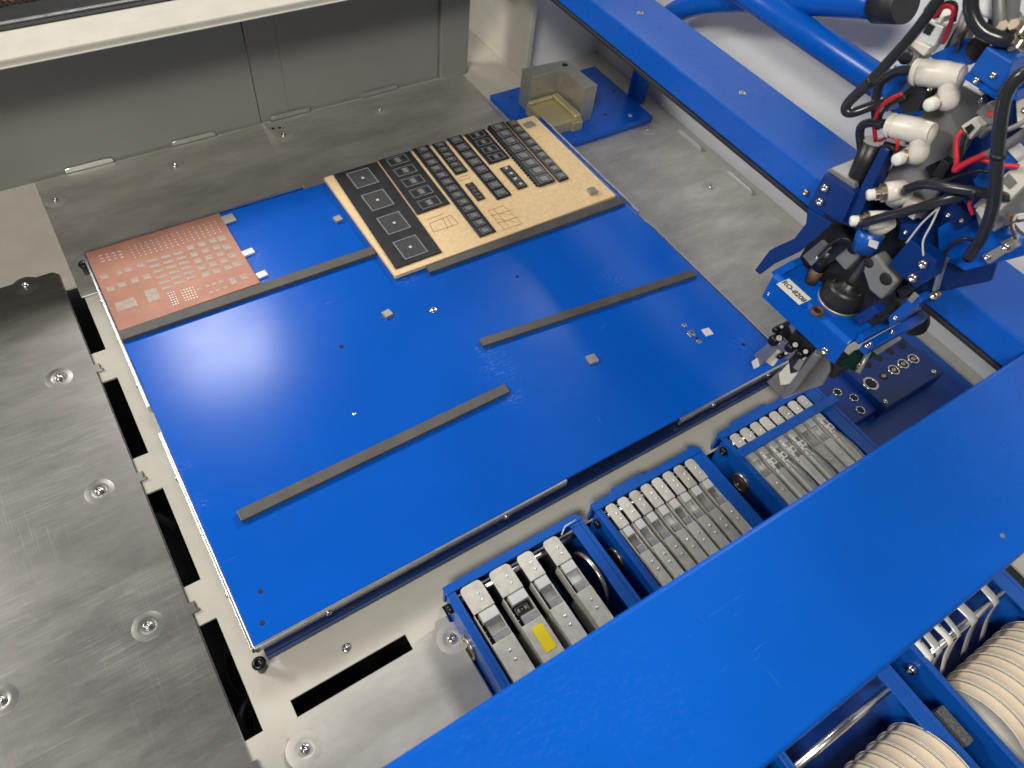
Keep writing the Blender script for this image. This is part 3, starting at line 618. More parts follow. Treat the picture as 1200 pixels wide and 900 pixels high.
G1 = [(0.1505, 0.1692, {}), (0.1768, 0.1958, dict(sticker=True, pocket='black')), (0.2026, 0.2170, {}), (0.2282, 0.2428, {})]
L1 = ['wide metal feeder beside the left rail of the four-feeder frame', 'wide metal feeder with a yellow sticker in the left frame', 'narrow metal feeder right of the yellow-stickered one', 'narrow metal feeder at the right end of the four-feeder frame']
for (a, b, k), l in zip(G1, L1): feeder(l, a, b, 'feeders in the left frame', **k)
for i in range(8):
    a = 0.2934 + i * 0.01285; feeder(f'narrow metal feeder, {ORD[i]} from the left in the middle blue frame', a, a + 0.0098, 'feeders in the middle frame')
for i in range(8):
    a = 0.4398 + i * 0.01284
    feeder(f'narrow metal feeder, {ORD[i]} from the left in the cross-barred right frame', a, a + 0.0098, 'feeders in the right frame', tapek={1: 1, 2: 2, 3: 1, 4: 2, 7: 2}.get(i, False))
# ================================================================== NOZZLE BANK
nb = thing('nozzle_bank', 'blue block, coloured dark for shade, with a row of metal-ringed nozzle holes beside the feeders', 'nozzle block', (0.65, -0.06, Z0))
part('base_plate', MB().box(0.5640, 0.7350, -0.1750, -0.0260, Z0 + 0.0004, -0.0200), M['blue'], nb, 0.001)
part('block', MB().box(0.6035, 0.6960, -0.0910, -0.0280, -0.0196, 0.0), M['shade_blue'], nb, 0.001)  # dark colour paints in the shade lying over this block
part('low_block', MB().box(0.5660, 0.6030, -0.0860, -0.0300, -0.0196, -0.0075), M['dblue'], nb, 0.001)
NR = lmesh('nozzle_ring', 'chrome', ring(0.0042, 0.0062, 0.0014), 28, False); NH = lmesh('nozzle_bore', 'hole', [(0.0044, 0), (0.0040, 0.0003), (0.0005, 0.0003)], 20)
NC = lmesh('nozzle_core', 'brass', [(0.0026, 0.0004), (0.0024, 0.0011), (0.0010, 0.0012), (0.0009, 0.0005), (0.0002, 0.0005)], 18)
for k, (x, y, s) in enumerate([(0.613, -0.0624, 1.35), (0.6331, -0.0623, 1.1), (0.6492, -0.0623, 1.05), (0.6648, -0.0619, 1.05), (0.6805, -0.0628, 1.05), (0.6664, -0.0435, 1), (0.685, -0.0444, 1), (0.648, -0.0435, 1), (0.630, -0.0435, 1)]):
    h = inst('nozzle_bore', NH, nb, (x, y, 0.0002)); h.scale = (s, s, 1)
    if k in (0, 2, 3, 4): g = inst('nozzle_ring', NR, nb, (x, y, 0.0001)); g.scale = (s, s, 1)
    if k in (1, 2, 3, 4): inst('nozzle_core', NC, nb, (x, y, 0.0004))
for x, y in ((0.5809, -0.0508), (0.5910, -0.0640), (0.5850, -0.0780)):
    inst('nozzle_bore', NH, nb, (x, y, -0.0073)); inst('nozzle_ring', NR, nb, (x, y, -0.0074)).scale = (.8, .8, 1)
for x, y in ((0.6086, -0.085), (0.6863, -0.0849)): inst('bolt', BOLTS, nb, (x, y, 0.0001))
# ================================================================== REELS
for k, (xl, xr, n, x0) in enumerate(((0.2850, 0.4080, 7, 0.3050), (0.4330, 0.5610, 8, 0.4440))):
    for i in range(n):
        x = x0 + i * 0.01284; cy, cz, R = -0.3320, -0.0300, 0.0395
        t = thing('tape_reel', f'ivory tape reel, {ORD[i]} from the left in the {"corner" if k == 0 else "right edge"} reel bay', 'reel', (x, cy, cz - R), 'ivory tape reels')
        for s in (0, 0.0116):
            part('flange', MB().lathe([(R, 0), (R + 0.0003, 0.0004), (R, 0.0009), (0.006, 0.0009), (0.006, 0)], (x + s, cy, cz), (1, 0, 0), 64, True, False), M['ivory'], t)
        part('wound_tape', MB().lathe([(R - 0.0006, 0), (R - 0.0012, 0.0012), (R - 0.0014, 0.0056), (R - 0.0012, 0.0092), (R - 0.0006, 0.0104)], (x + 0.0011, cy, cz), (1, 0, 0), 48), M['reeltape'], t)
    f = (f2, f3)[k]
    part('reel_rod', MB().cyl((xl + 0.0042, -0.2700, -0.0040), (xr - 0.0042, -0.2700, -0.0040), 0.0032), M['shaft'], f)
    part('rear_rod', MB().cyl((xl + 0.0042, -0.3320, -0.0300), (xr - 0.0042, -0.3320, -0.0300), 0.0055), M['shaft'], f)
solo('foam_pad', MB().box(0.4160, 0.4245, -0.3300, -0.3010, -0.022, -0.006), M['foam'], 'grey speckled foam pad wedged between the two reel bays', 'foam pad', bev=0.0008)
part('gap_screw', MB().lathe(boltprof(0.0045, 0.005), atx(1070, 783, 0.4328), (-1, 0, 0), 18, True, True, {4, 5}), M['chrome'], f3)
def ribbon(pts, hw, th=0.0003):
    P = [Vector(p) for p in pts]; Q = []
    E = [P[0] * 2 - P[1]] + P + [P[-1] * 2 - P[-2]]
    for i in range(1, len(E) - 2):
        p0, p1, p2, p3 = E[i - 1:i + 3]
        for k in range(6):
            t = k / 6; Q.append(0.5 * ((2 * p1) + (p2 - p0) * t + (2 * p0 - 5 * p1 + 4 * p2 - p3) * t * t + (3 * p1 - p0 - 3 * p2 + p3) * t ** 3))
    Q.append(P[-1]); n = len(Q); vs = []
    for i, q in enumerate(Q):
        T = (Q[min(i + 1, n - 1)] - Q[max(i - 1, 0)]).normalized(); nn = Vector((0, T.z, -T.y))
        if nn.length < 1e-6: nn = Vector((0, 0, 1))
        nn.normalize()
        for s in (-1, 1):
            for d in (0, th): vs.append(q + Vector((s * hw, 0, 0)) + nn * d)
    fs = []
    for i in range(n - 1):
        a, b = 4 * i, 4 * i + 4; fs += [(a, b, b + 2, a + 2), (a + 1, a + 3, b + 3, b + 1), (a, a + 1, b + 1, b), (a + 2, b + 2, b + 3, a + 3)]
    fs += [(0, 2, 3, 1), (4 * n - 4, 4 * n - 3, 4 * n - 1, 4 * n - 2)]
    return MB().add(vs, fs, True)
TL = ['perforated white tape at the left end of the chrome rod', 'second translucent tape hanging over the chrome rod', 'third translucent tape hanging over the chrome rod', 'fourth narrow translucent tape over the chrome rod', 'fifth wide translucent tape over the chrome rod', 'sixth translucent tape at the right end of the chrome rod']
for i, (x, m, hw, ln) in enumerate([(0.4415, 'tape', 0.0036, 0.02), (0.4530, 'film', 0.0038, 0.034), (0.4655, 'tape', 0.0034, 0.034), (0.4790, 'film', 0.0026, 0.034), (0.4975, 'film', 0.0046, 0.034), (0.5300, 'film', 0.0040, 0.034)]):
    j = random.uniform(-0.0015, 0.0015)
    pts = [(x, -0.2340, 0.0010), (x, -0.2520, 0.0004), (x + j, -0.2680, -0.0004), (x + j, -0.2734, -0.0028), (x + 2 * j, -0.2752, -0.0090), (x + 3 * j, -0.2800, -0.0230), (x + 4 * j, -0.2890 - 0.001 * (i % 3), -0.0120 - ln)]
    t = thing('hanging_tape', TL[i], 'tape', pts[2], 'tapes over the chrome rod')
    rb = part('tape_strip', ribbon(pts, hw), M['ribbon' if m == 'film' else m], t)
    if m == 'tape':
        for k in range(3): part('tape_hole', MB().cyl((x + hw * 0.4, -0.2475 - k * 0.006, -0.0026 + k * 0.0022), (x + hw * 0.4, -0.2475 - k * 0.006, 0.0006 + k * 0.0008), 0.0007, 10), M['ink'], rb)
# ================================================================== BEAMS
BZ0, BZ1 = 0.1690, 0.1950
gf = thing('gantry_frame', 'thick blue painted beam frame crossing the front and right', 'beam frame', (0.57, -0.2, BZ0))
part('front_beam', MB().box(-0.70, 0.80, -0.2425, -0.1505, BZ0, BZ1), M['beam'], gf, 0.0028, 4)
sb = part('side_beam', MB().box(0.5376, 0.6035, -0.1500, 1.10, BZ0, BZ1), M['beam'], gf, 0.0015, 3)
part('edge_seal', MB().box(0.5360, 0.5440, -0.1495, 1.10, BZ0 - 0.0042, BZ0 - 0.0002), M['rubber'], gf, 0.0006)
for x, y in ((0.5682, 0.1772), (0.5701, 0.3323)): inst('beam_screw', SCREW, sb, (x, y, BZ1 + 0.0001), 0.4)
part('paint_chip', MB().lathe([(0.0016, 0), (0.0012, 0.00012), (0.0002, 0.00012)], (0.3912, -0.2290, BZ1 + 0.0001), (0, 0, 1), 9), M['greyplate'], gf)
# tubular rails behind the beam
tr = solo('tube_rail', MB().tube([(0.7015, -0.05, 0.2000), (0.7015, 0.75, 0.2000)], 0.0142, 40, 1), M['beam'], 'straight round blue tube running behind the flat blue beam', 'tube rail')
pts = [Vector((0.741, 0.472, -0.19)), Vector((0.741, 0.472, 0.02)), Vector((0.741, 0.472, 0.075))]
q1 = aty(775, 25, 0.455); q2 = aty(850, -12, 0.40); q3 = aty(1033, 2, 0.20)
pts += [q1, (q1 + q2) / 2 + Vector((0, 0, 0.012)), q2, q3]
tg = thing('bent_handle_tube', 'bent blue tube with black grip at the top right', 'handle', (0.741, 0.472, -0.19))
part('tube', MB().tube([(0.741, 0.472, -0.19), (0.741, 0.472, 0.06), atx(766, 37, 0.735), atx(798, 11, 0.732), atx(860, 0, 0.726), atx(1036, 5, 0.705)], 0.0132, 28, 10), M['beam'], tg)
part('grip', MB().tube([atx(1030, 4, 0.7055), atx(1062, 4, 0.7015)], 0.0170, 24, 1), M['rubber'], tg)
# ================================================================== PLACEMENT HEAD
HX = 0.500
hd = thing('placement_head', 'blue placement head with hoses, valves and gripper over the table edge', 'placement head', (0.52, -0.02, 0.04))
def xpoly(name, pts, x, t, mat, bev=0.0006, parent=None, **k):
    return part(name, MB().prism([atx(p[0], p[1], x) for p in pts], (t, 0, 0)), M[mat], parent or hd, bev, **k)
def zpoly(name, pts, z, t, mat, bev=0.0006, parent=None, **k):
    return part(name, MB().prism([at(p[0], p[1], z) for p in pts], (0, 0, t)), M[mat], parent or hd, bev, **k)
def xbolt(px, py, x, R=0.0032, H=0.003, mat='chrome', parent=None):
    return part('bolt', MB().lathe(boltprof(R, H), atx(px, py, x), (-1, 0, 0), 18, True, True, {4, 5}), M[mat], parent or hd)
# lower bracket: bent sheet with skirt and top plate
ZB = 0.1250
br = part('bracket', MB().prism([(HX, 0.030, 0.0955), (HX, 0.030, 0.1215), (HX + 0.0035, 0.030, ZB), (0.590, 0.030, ZB), (0.590, 0.030, ZB - 0.002), (HX + 0.0042, 0.030, ZB - 0.002), (HX + 0.002, 0.030, 0.1210), (HX + 0.002, 0.030, 0.0955)], (0, -0.088, 0)), M['beam'], hd, 0.0012, 3)
lab = part('serial_label', MB().prism([at(909.5, 333, ZB + 0.0002), at(924.5, 326.5, ZB + 0.0002), at(951, 350.5, ZB + 0.0002), at(936.5, 357.5, ZB + 0.0002)], (0, 0, 0.0002)), M['tape'], br)
fc = bpy.data.curves.new('label_text', 'FONT'); fc.body = 'RO-8208'; fc.size = 0.0088; fc.align_x = 'CENTER'; fc.align_y = 'CENTER'; fc.offset = 0.00022
fo = bpy.data.objects.new('tmp_text', fc); COL.objects.link(fo); bpy.context.view_layer.update()
me = bpy.data.meshes.new_from_object(fo.evaluated_get(bpy.context.evaluated_depsgraph_get())); bpy.data.objects.remove(fo)
me.materials.clear(); me.materials.append(M['ink'])
a, b = at(930.5, 341.5, ZB + 0.0006), at(943.5, 354, ZB)
lt = bpy.data.objects.new('label_text', me); COL.objects.link(lt); lt.parent = lab; lt.location = a - worldpos(lab)
d = at(936, 345.5, ZB) - at(922, 332.5, ZB); lt.rotation_euler = (0, 0, math.atan2(d.y, d.x)); lt.scale = (0.80, 0.85, 1)
xbolt(901, 344, HX, 0.0018, 0.001, 'chrome', br); xbolt(967, 411, HX, 0.0038, 0.002, 'chrome', br)
# right flange rails along x
for k, (y0, y1, z0, z1) in enumerate(((-0.0640, -0.0590, 0.1252, 0.1340), (-0.0720, -0.0645, 0.1180, 0.1262))):
    part('flange_rail', MB().box(HX + 0.004 + k * 0.004, 0.585, y0, y1, z0, z1), M['beam'], hd, 0.001)
for px, py in ((1019, 409), (1010, 396), (1052, 396)): 
    p = at(px, py, 0.1265); part('flange_screw', MB().lathe(boltprof(0.0024, 0.0018), (p.x, -0.0685, 0.1263), (0, 0, 1), 14, True, True, {4, 5}), M['chrome'], hd)
# back wing
wing = xpoly('wing_plate', [(884, 317), (890, 322), (906, 310), (935, 296), (960, 276), (975, 262), (946, 244), (944, 262), (930, 280), (908, 290), (901, 294)], HX, 0.003, 'shade_blue', 0.0008)
xpoly('wing_block', [(903, 319), (909, 327), (930, 314), (926, 306)], HX + 0.004, 0.012, 'beam', 0.0008)
# carriage block bolted to beam
cbk = xpoly('carriage_block', [(966, 203), (1002, 226), (986, 263), (946, 240)], HX + 0.002, 0.034, 'shade_blue', 0.0015)
xbolt(968, 220, HX + 0.002, 0.0034, 0.003, 'chrome', cbk); xbolt(962, 236, HX + 0.002, 0.0034, 0.003, 'chrome', cbk); xbolt(945.5, 225, 0.5376, 0.003, 0.003, 'brass', cbk)
xpoly('block_cap', [(968, 200), (974, 197), (1002, 214), (1001, 222)], HX + 0.006, 0.026, 'greyplate', 0.0008)
# vertical channel and back column
xpoly('column', [(1000, 232), (1035, 165), (1048, 172), (1040, 200), (1075, 240), (1130, 130), (1175, 60), (1240, 75), (1160, 330), (1085, 345), (1040, 330), (985, 285)], 0.532, 0.004, 'shade_blue', 0.001)
xpoly('channel', [(986, 262), (1032, 172), (1041, 178), (1000, 268)], HX + 0.006, 0.012, 'shade_blue', 0.001)
part('damper_rod', MB().cyl(atx(1000, 222, HX + 0.016), atx(1024, 165, HX + 0.016), 0.0078), M['black'], hd)
part('damper_collar', MB().cyl(atx(998, 226, HX + 0.016), atx(1001, 219, HX + 0.016), 0.0086), M['greyplate'], hd)
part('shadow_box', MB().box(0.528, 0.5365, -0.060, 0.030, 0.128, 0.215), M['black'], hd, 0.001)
# grey cast plate with fittings
gp = xpoly('valve_plate', [(1030, 222), (1078, 258), (1101, 222), (1128, 178), (1156, 128), (1150, 112), (1128, 100), (1095, 112), (1066, 150), (1050, 185)], 0.5215, 0.006, 'greyplate', 0.0012)
def elbow(body, knob, inlet, down, r=0.0074, ln=0.023, x=0.508):
    B = atx(*body, x); K = atx(*knob, 0.4985); I = atx(*inlet, 0.5060)
    e = part('elbow_fitting', MB().tube([B + (I - B).normalized() * 0.004, B - (I - B).normalized() * 0.002, (B + atx(*down, x)) / 2, atx(*down, x), K + Vector((0.013, 0, 0))], r * 0.88, 18, 8), M['ivoryfit'], hd)
    dI = (I - B).normalized()
    part('inlet_barrel', MB().lathe([(r * 0.9, -r * 0.9), (r, 0), (r * 1.1, ln * 0.15), (r * 1.12, ln * 0.8), (r * 0.95, ln * 0.86), (r * 0.95, ln * 0.9), (r * 1.12, ln * 0.92), (r * 1.12, ln), (r * 0.7, ln * 1.02), (r * 0.55, ln * 0.95)], B, dI, 28), M['ivoryfit'], e, 0.0003)
    part('lock_nut', MB().lathe([(r * 0.86, 0), (r * 0.92, 0.001), (r * 0.92, 0.004), (r * 0.7, 0.0046), (r * 0.7, 0.007)], K + Vector((0.014, 0, 0)), (-1, 0, 0), 6, False), M['brass'], e, 0.0003)
    part('needle_stem', MB().cyl(K + Vector((0.010, 0, 0)), K + Vector((0.002, 0, 0)), r * 0.62), M['brass'], e)
    part('adjust_knob', MB().lathe([(r * 0.52, 0), (r * 0.56, 0.001), (r * 0.56, 0.0065), (r * 0.40, 0.0078), (r * 0.1, 0.0078)], K + Vector((0.0035, 0, 0)), (-1, 0, 0), 20), M['tape'], e)
    return B, K, I, dI
E1 = elbow((1115, 88), (1092, 122), (1070, 84), (1111, 117))
E2 = elbow((1081, 154), (1054, 186), (1034, 145), (1076, 181))
for (bx, by), (kx, ky) in (((1060, 222), (1022, 228)), ((1040, 258), (1002, 259))):
    B = atx(bx, by, 0.512); K = atx(kx, ky, HX - 0.004)
    e = part('elbow_fitting', MB().tube([B, K + (B - K) * 0.42], 0.0072, 18, 1), M['ivoryfit'], hd)
    d = (K - B).normalized()
    part('lock_nut', MB().lathe([(0.0066, 0), (0.0066, 0.004), (0.0046, 0.005), (0.0046, 0.008)], K + (B - K) * 0.45, d, 8, False), M['brass'], e, 0.0003)
    part('adjust_knob', MB().lathe([(0.0040, -0.003), (0.0040, 0.005), (0.0030, 0.0062), (0.001, 0.0062)], K + (B - K) * 0.12, d, 20), M['tape'], e)
    part('pipe_port', MB().tube([B, B + Vector((0, 0.004, -0.012))], 0.0075, 18, 1), M['ivoryfit'], e)
# solenoid with printed band
part('solenoid', MB().cyl(atx(1022, 268, HX + 0.012), atx(1013, 292, HX + 0.012), 0.0098), M['blue'], hd)
part('solenoid_label', MB().prism([atx(1019, 280, HX + 0.001), atx(1030, 284, HX + 0.001), atx(1027, 292, HX + 0.001), atx(1017, 288, HX + 0.001)], (0.0004, 0, 0)), M['film'], hd)
# hoses
def hose(name, pts, r=0.0030, mat='hose'):
    return part(name, MB().tube([atx(*p) for p in pts], r, 12, 8), M[mat], hd)
hose('hose', [(1110, -15, 0.49), (1070, 40, 0.487), (1020, 95, 0.484), (993, 122, 0.484), (997, 132, 0.486), (1030, 121, 0.50), (1045, 118, 0.515)], 0.0034)
hose('hose', [(1072, 83, 0.502), (1050, 84, 0.504), (1030, 100, 0.506), (1026, 125, 0.51), (1028, 150, 0.515)], 0.0031)
hose('hose', [(1036, 145, 0.502), (1018, 144, 0.504), (1008, 152, 0.508), (1010, 178, 0.516)], 0.0031)
hose('hose', [(1062, 222, 0.499), (1085, 216, 0.494), (1118, 221, 0.492), (1165, 228, 0.496), (1180, 232, 0.505)], 0.0033)
hose('hose', [(1004, 264, 0.498), (1030, 256, 0.494), (1068, 246, 0.492), (1105, 235, 0.494), (1140, 226, 0.50)], 0.0033)
hose('hose', [(1215, 80, 0.478), (1192, 92, 0.474), (1176, 120, 0.472), (1169, 180, 0.474), (1165, 235, 0.478), (1152, 275, 0.484), (1135, 302, 0.495)], 0.0038)
hose('hose', [(1140, -20, 0.485), (1138, 12, 0.485), (1150, 35, 0.487), (1175, 46, 0.492), (1190, 45, 0.50)], 0.0042)
hose('hose', [(1170, -15, 0.50), (1172, 25, 0.50), (1176, 48, 0.505)], 0.0036, 'greyplate')
hose('hose', [(1190, -15, 0.50), (1186, 25, 0.505), (1192, 60, 0.51)], 0.0036, 'greyplate')
hose('hose', [(1210, 150, 0.49), (1180, 170, 0.495), (1150, 185, 0.50)], 0.0030, 'greyplate')
# wires
def wire_(pts, mat, r=0.0011): return part('wire', MB().tube([atx(*p) for p in pts], r, 8, 8), M[mat], hd)
wire_([(1058, 110, 0.503), (1042, 117, 0.500), (1030, 128, 0.500), (1025, 145, 0.504), (1026, 165, 0.512)], 'red', 0.0015)
wire_([(1062, 114, 0.503), (1046, 121, 0.501), (1034, 132, 0.502), (1028, 150, 0.506)], 'black', 0.0013)
wire_([(1128, 153, 0.500), (1121, 165, 0.498), (1121, 190, 0.497), (1118, 200, 0.500)], 'red', 0.0017)
wire_([(1131, 156, 0.500), (1127, 172, 0.499), (1124, 195, 0.500)], 'black', 0.0014)
wire_([(1118, 200, 0.4985), (1135, 190, 0.497), (1155, 182, 0.497), (1175, 178, 0.50)], 'red', 0.0021)
wire_([(1120, 196, 0.4985), (1145, 187, 0.4975), (1170, 193, 0.498), (1194, 195, 0.50)], 'red', 0.0016)
wire_([(1095, 20, 0.497), (1106, 8, 0.495), (1117, 10, 0.495), (1115, 25, 0.498), (1105, 50, 0.504)], 'red', 0.0015)
wire_([(1098, 20, 0.497), (1108, 4, 0.496), (1120, 6, 0.496), (1118, 25, 0.499)], 'black', 0.0013)
wire_([(1140, 230, 0.50), (1136, 240, 0.499), (1140, 252, 0.50)], 'red', 0.0012)
wire_([(1062, 285, 0.50), (1080, 262, 0.498), (1098, 245, 0.50)], 'film', 0.0007)
wire_([(1082, 300, 0.50), (1082, 282, 0.498), (1092, 262, 0.498), (1102, 240, 0.50)], 'film', 0.0007)
# connectors and valves
def xbox(name, quad, x, t, mat, bev=0.0006, parent=None): return xpoly(name, quad, x, t, mat, bev, parent)
xbox('valve_block', [(1050, 116), (1074, 95), (1088, 106), (1075, 132), (1058, 134)], 0.506, 0.014, 'black')
xbox('valve_foot', [(1036, 165), (1062, 172), (1050, 188), (1028, 182)], 0.512, 0.012, 'black')
xbox('valve_base', [(1034, 108), (1048, 76), (1058, 82), (1062, 96), (1038, 132)], 0.516, 0.014, 'blue')
xbox('valve_body', [(1048, 70), (1060, 48), (1082, 58), (1070, 80)], 0.507, 0.014, 'greyplate')
part('valve_disc', MB().lathe([(0.0052, 0), (0.005, 0.0008), (0.001, 0.0008)], atx(1061, 66, 0.507), (-1, 0, 0), 24), M['black'], hd)
xbox('valve_top', [(1060, 48), (1070, 46), (1090, 56), (1082, 66)], 0.503, 0.012, 'ivoryfit')
vb = xbox('coil_body', [(1070, 45), (1084, 22), (1106, 32), (1094, 55)], 0.505, 0.014, 'film')
xbox('coil_window', [(1081, 38), (1088, 27), (1096, 31), (1089, 42)], 0.5045, 0.0004, 'black', 0, vb)
xbox('plug', [(1088, 20), (1093, 13), (1106, 20), (1101, 28)], 0.502, 0.012, 'ivoryfit')
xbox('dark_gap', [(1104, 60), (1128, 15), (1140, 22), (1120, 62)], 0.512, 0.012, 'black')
part('silver_post', MB().cyl(atx(1118, 62, 0.515), atx(1136, 12, 0.515), 0.0042), M['greyplate'], hd)
xbox('connector', [(1126, 148), (1141, 138), (1150, 148), (1136, 164)], 0.502, 0.012, 'ivoryfit')
xbox('connector_slot', [(1130, 150), (1138, 145), (1142, 150), (1135, 158)], 0.5015, 0.0006, 'black', 0)
xbox('red_led_block', [(1143, 132), (1158, 120), (1172, 132), (1160, 148)], 0.508, 0.010, 'greyplate')
part('led', MB().cyl(atx(1160, 133, 0.508), atx(1160, 133, 0.507), 0.0018), M['red'], hd)
xbox('lower_port', [(1092, 205), (1104, 186), (1114, 193), (1103, 212)], 0.514, 0.010, 'black')
vv = xbox('valve_body', [(1140, 242), (1182, 200), (1210, 175), (1218, 200), (1160, 258)], 0.503, 0.016, 'ivoryfit')
xbox('valve_groove', [(1172, 212), (1182, 203), (1192, 214), (1183, 222)], 0.5022, 0.0006, 'greyplate', 0.0002, vv)
part('valve_screw', MB().lathe(boltprof(0.0024, 0.001), atx(1178, 232, 0.5025), (-1, 0, 0), 16, True, True, {4, 5}), M['bolt_black'], vv)
xbox('valve_lower', [(1141, 244), (1160, 260), (1215, 205), (1215, 235), (1165, 272), (1148, 268)], 0.509, 0.014, 'greyplate')
xbox('plug', [(1143, 246), (1150, 240), (1158, 248), (1150, 257)], 0.5005, 0.003, 'tape', 0.0003)
xbox('blue_valve', [(1140, 212), (1180, 168), (1215, 140), (1215, 175), (1180, 200), (1150, 228)], 0.516, 0.012, 'blue')
xbox('spec_plate', [(1180, 176), (1192, 166), (1206, 180), (1195, 192)], 0.514, 0.0016, 'film', 0.0003)
xbox('guard_plate', [(1098, 268), (1135, 245), (1165, 270), (1200, 280), (1200, 300), (1130, 318), (1100, 300)], 0.520, 0.010, 'beam', 0.001)
bb = part('clamp_block', MB().prism([atx(1134, 85, 0.490), atx(1156, 54, 0.490), atx(1186, 72, 0.490), atx(1172, 112, 0.490)], (0.03, 0, 0)), M['blue'], hd, 0.0012)
xbox('clamp_base', [(1128, 92), (1134, 84), (1176, 110), (1192, 106), (1190, 118), (1170, 120)], 0.492, 0.03, 'beam', 0.0008)
xbox('upper_plate', [(1088, 66), (1130, 46), (1148, 56), (1138, 76), (1110, 80)], 0.510, 0.006, 'beam', 0.0008)
part('port_plug', MB().lathe([(0.0072, 0), (0.0070, 0.001), (0.0058, 0.0014), (0.0002, 0.0014)], atx(1146, 57, 0.505), (-1, 0, 0), 24), M['bolt_black'], hd)
part('cap_cylinder', MB().lathe([(0.0098, 0), (0.0102, 0.002), (0.0098, 0.005), (0.0094, 0.006), (0.0094, 0.03)], atx(1160, 14, 0.512), (0, 0, 1), 28), M['film'], hd)
part('bellows', MB().lathe([(0.007, 0), (0.008, 0.003), (0.0065, 0.006), (0.008, 0.009), (0.0065, 0.012), (0.008, 0.015)], atx(1163, 42, 0.516), (0, 0, 1), 24), M['black'], hd)
for px, py in ((1183, 40), (1192, 55), (1196, 38), (1178, 52)):
    part('hex_fitting', MB().lathe([(0.0050, 0), (0.0050, 0.005), (0.0036, 0.006), (0.0036, 0.010)], atx(px, py, 0.502), (-0.8, 0.3, 0.5), 6, False), M['brass'], hd, 0.0003)
# motor coupling, shaft, cast arms
pm = at(984, 352, ZB); mc = part('coupling', MB().lathe([(0.0185, 0), (0.0185, 0.005), (0.0180, 0.0056), (0.0178, 0.014), (0.0150, 0.0175), (0.0070, 0.0185), (0.0070, 0.021)], (pm.x, pm.y, ZB + 0.0022), (0, 0, 1), 40), M['black'], hd)
part('coupling_base', MB().lathe([(0.0191, 0), (0.0191, 0.0012), (0.0185, 0.002)], (pm.x, pm.y, ZB + 0.0001), (0, 0, 1), 40), M['alu'], hd)
for k in range(6):
    a = k * math.pi / 3 + 0.3; part('cap_screw', MB().lathe(boltprof(0.0020, 0.0016), (pm.x + 0.0135 * math.cos(a), pm.y + 0.0135 * math.sin(a), ZB + 0.0195), (0, 0, 1), 12, True, True, {4, 5}), M['bolt_black'], mc)
part('drive_shaft', MB().cyl((pm.x, pm.y, ZB + 0.02), (pm.x, pm.y, ZB + 0.075), 0.0030), M['greyplate'], hd)
part('brown_post', MB().cyl(at(950, 330, ZB), at(950, 330, ZB) + Vector((0, 0, 0.016)), 0.0055), M['brown'], hd); part('black_post', MB().cyl(at(950, 330, ZB) + Vector((0, 0, .0161)), at(950, 330, ZB) + Vector((0, 0, 0.038)), 0.006), M['black'], hd)
part('bushing', MB().lathe(ring(0.0035, 0.0058, 0.003), at(957, 366, ZB) + Vector((0, 0, .0002)), (0, 0, 1), 20, True, False), M['brown'], hd); part('bushing_core', MB().cyl(at(957, 366, ZB) + Vector((0, 0, .0002)), at(957, 366, ZB) + Vector((0, 0, .0012)), 0.0034), M['hole'], hd)
ca = xpoly('cast_arm', [(977, 303), (1003, 281), (1013, 285), (1008, 300), (990, 318)], 0.512, 0.010, 'greyplate', 0.002)
cb2 = xpoly('cast_arm', [(1011, 318), (1014, 305), (1026, 298), (1037, 312), (1052, 330), (1032, 352), (1018, 340)], 0.508, 0.012, 'greyplate', 0.002)
for px, py, r, pp in ((999, 291, 0.0048, ca), (1018, 308, 0.0042, cb2), (1038, 327, 0.0052, cb2)):
    xx = 0.512 if pp is ca else 0.508
    part('bore', MB().lathe([(r, 0), (r * 0.95, 0.0004), (r * 0.1, 0.0004)], atx(px, py, xx - 0.0001), (-1, 0, 0), 24), M['hole'], pp)
cl = xpoly('clamp_plate', [(1041, 310), (1066, 280), (1098, 306), (1092, 326), (1072, 338)], 0.500, 0.012, 'shade_blue', 0.0010)
xbolt(1083, 309, 0.500, 0.0036, 0.003, 'chrome', cl); xbolt(1071, 325, 0.500, 0.0036, 0.003, 'chrome', cl)
xpoly('clip', [(1092, 300), (1109, 305), (1103, 315), (1095, 342), (1092, 341), (1099, 312)], 0.514, 0.006, 'alu', 0.0005)
xbolt(1099, 344, 0.530, 0.004, 0.006, 'brass')
xpoly('lower_arm', [(1040, 372), (1063, 352), (1076, 346), (1082, 352), (1060, 372), (1042, 385)], 0.515, 0.02, 'blue', 0.001)
xpoly('worn_tab', [(1063, 351), (1071, 342), (1077, 347), (1068, 356)], 0.5135, 0.001, 'alu', 0.0003)
part('rubber_boot', MB().lathe([(0.010, 0), (0.012, 0.006), (0.0115, 0.02), (0.008, 0.028)], at(1072, 384, 0.10), (0.8, 0.6, 0.0), 20), M['rubber'], hd)
# circuit board and contacts under the bracket
zpoly('circuit_board', [(984, 426), (1000, 436), (1030, 414), (1024, 404), (1000, 412)], 0.088, 0.0016, 'pcb', 0.0002)
for px, py in ((1008, 428), (1003, 432), (1012, 424)): part('contact', MB().cyl(at(px, py, 0.090), at(px, py, 0.090) + Vector((0, 0, .008)), 0.0014), M['brass'], hd)
part('contact_arm', MB().cyl(at(1005, 437, 0.090), at(1020, 408, 0.105), 0.0022), M['alu'], hd)
zpoly('sensor_plate', [(1020, 410), (1050, 394), (1056, 398), (1028, 416)], 0.098, 0.002, 'alu', 0.0003)
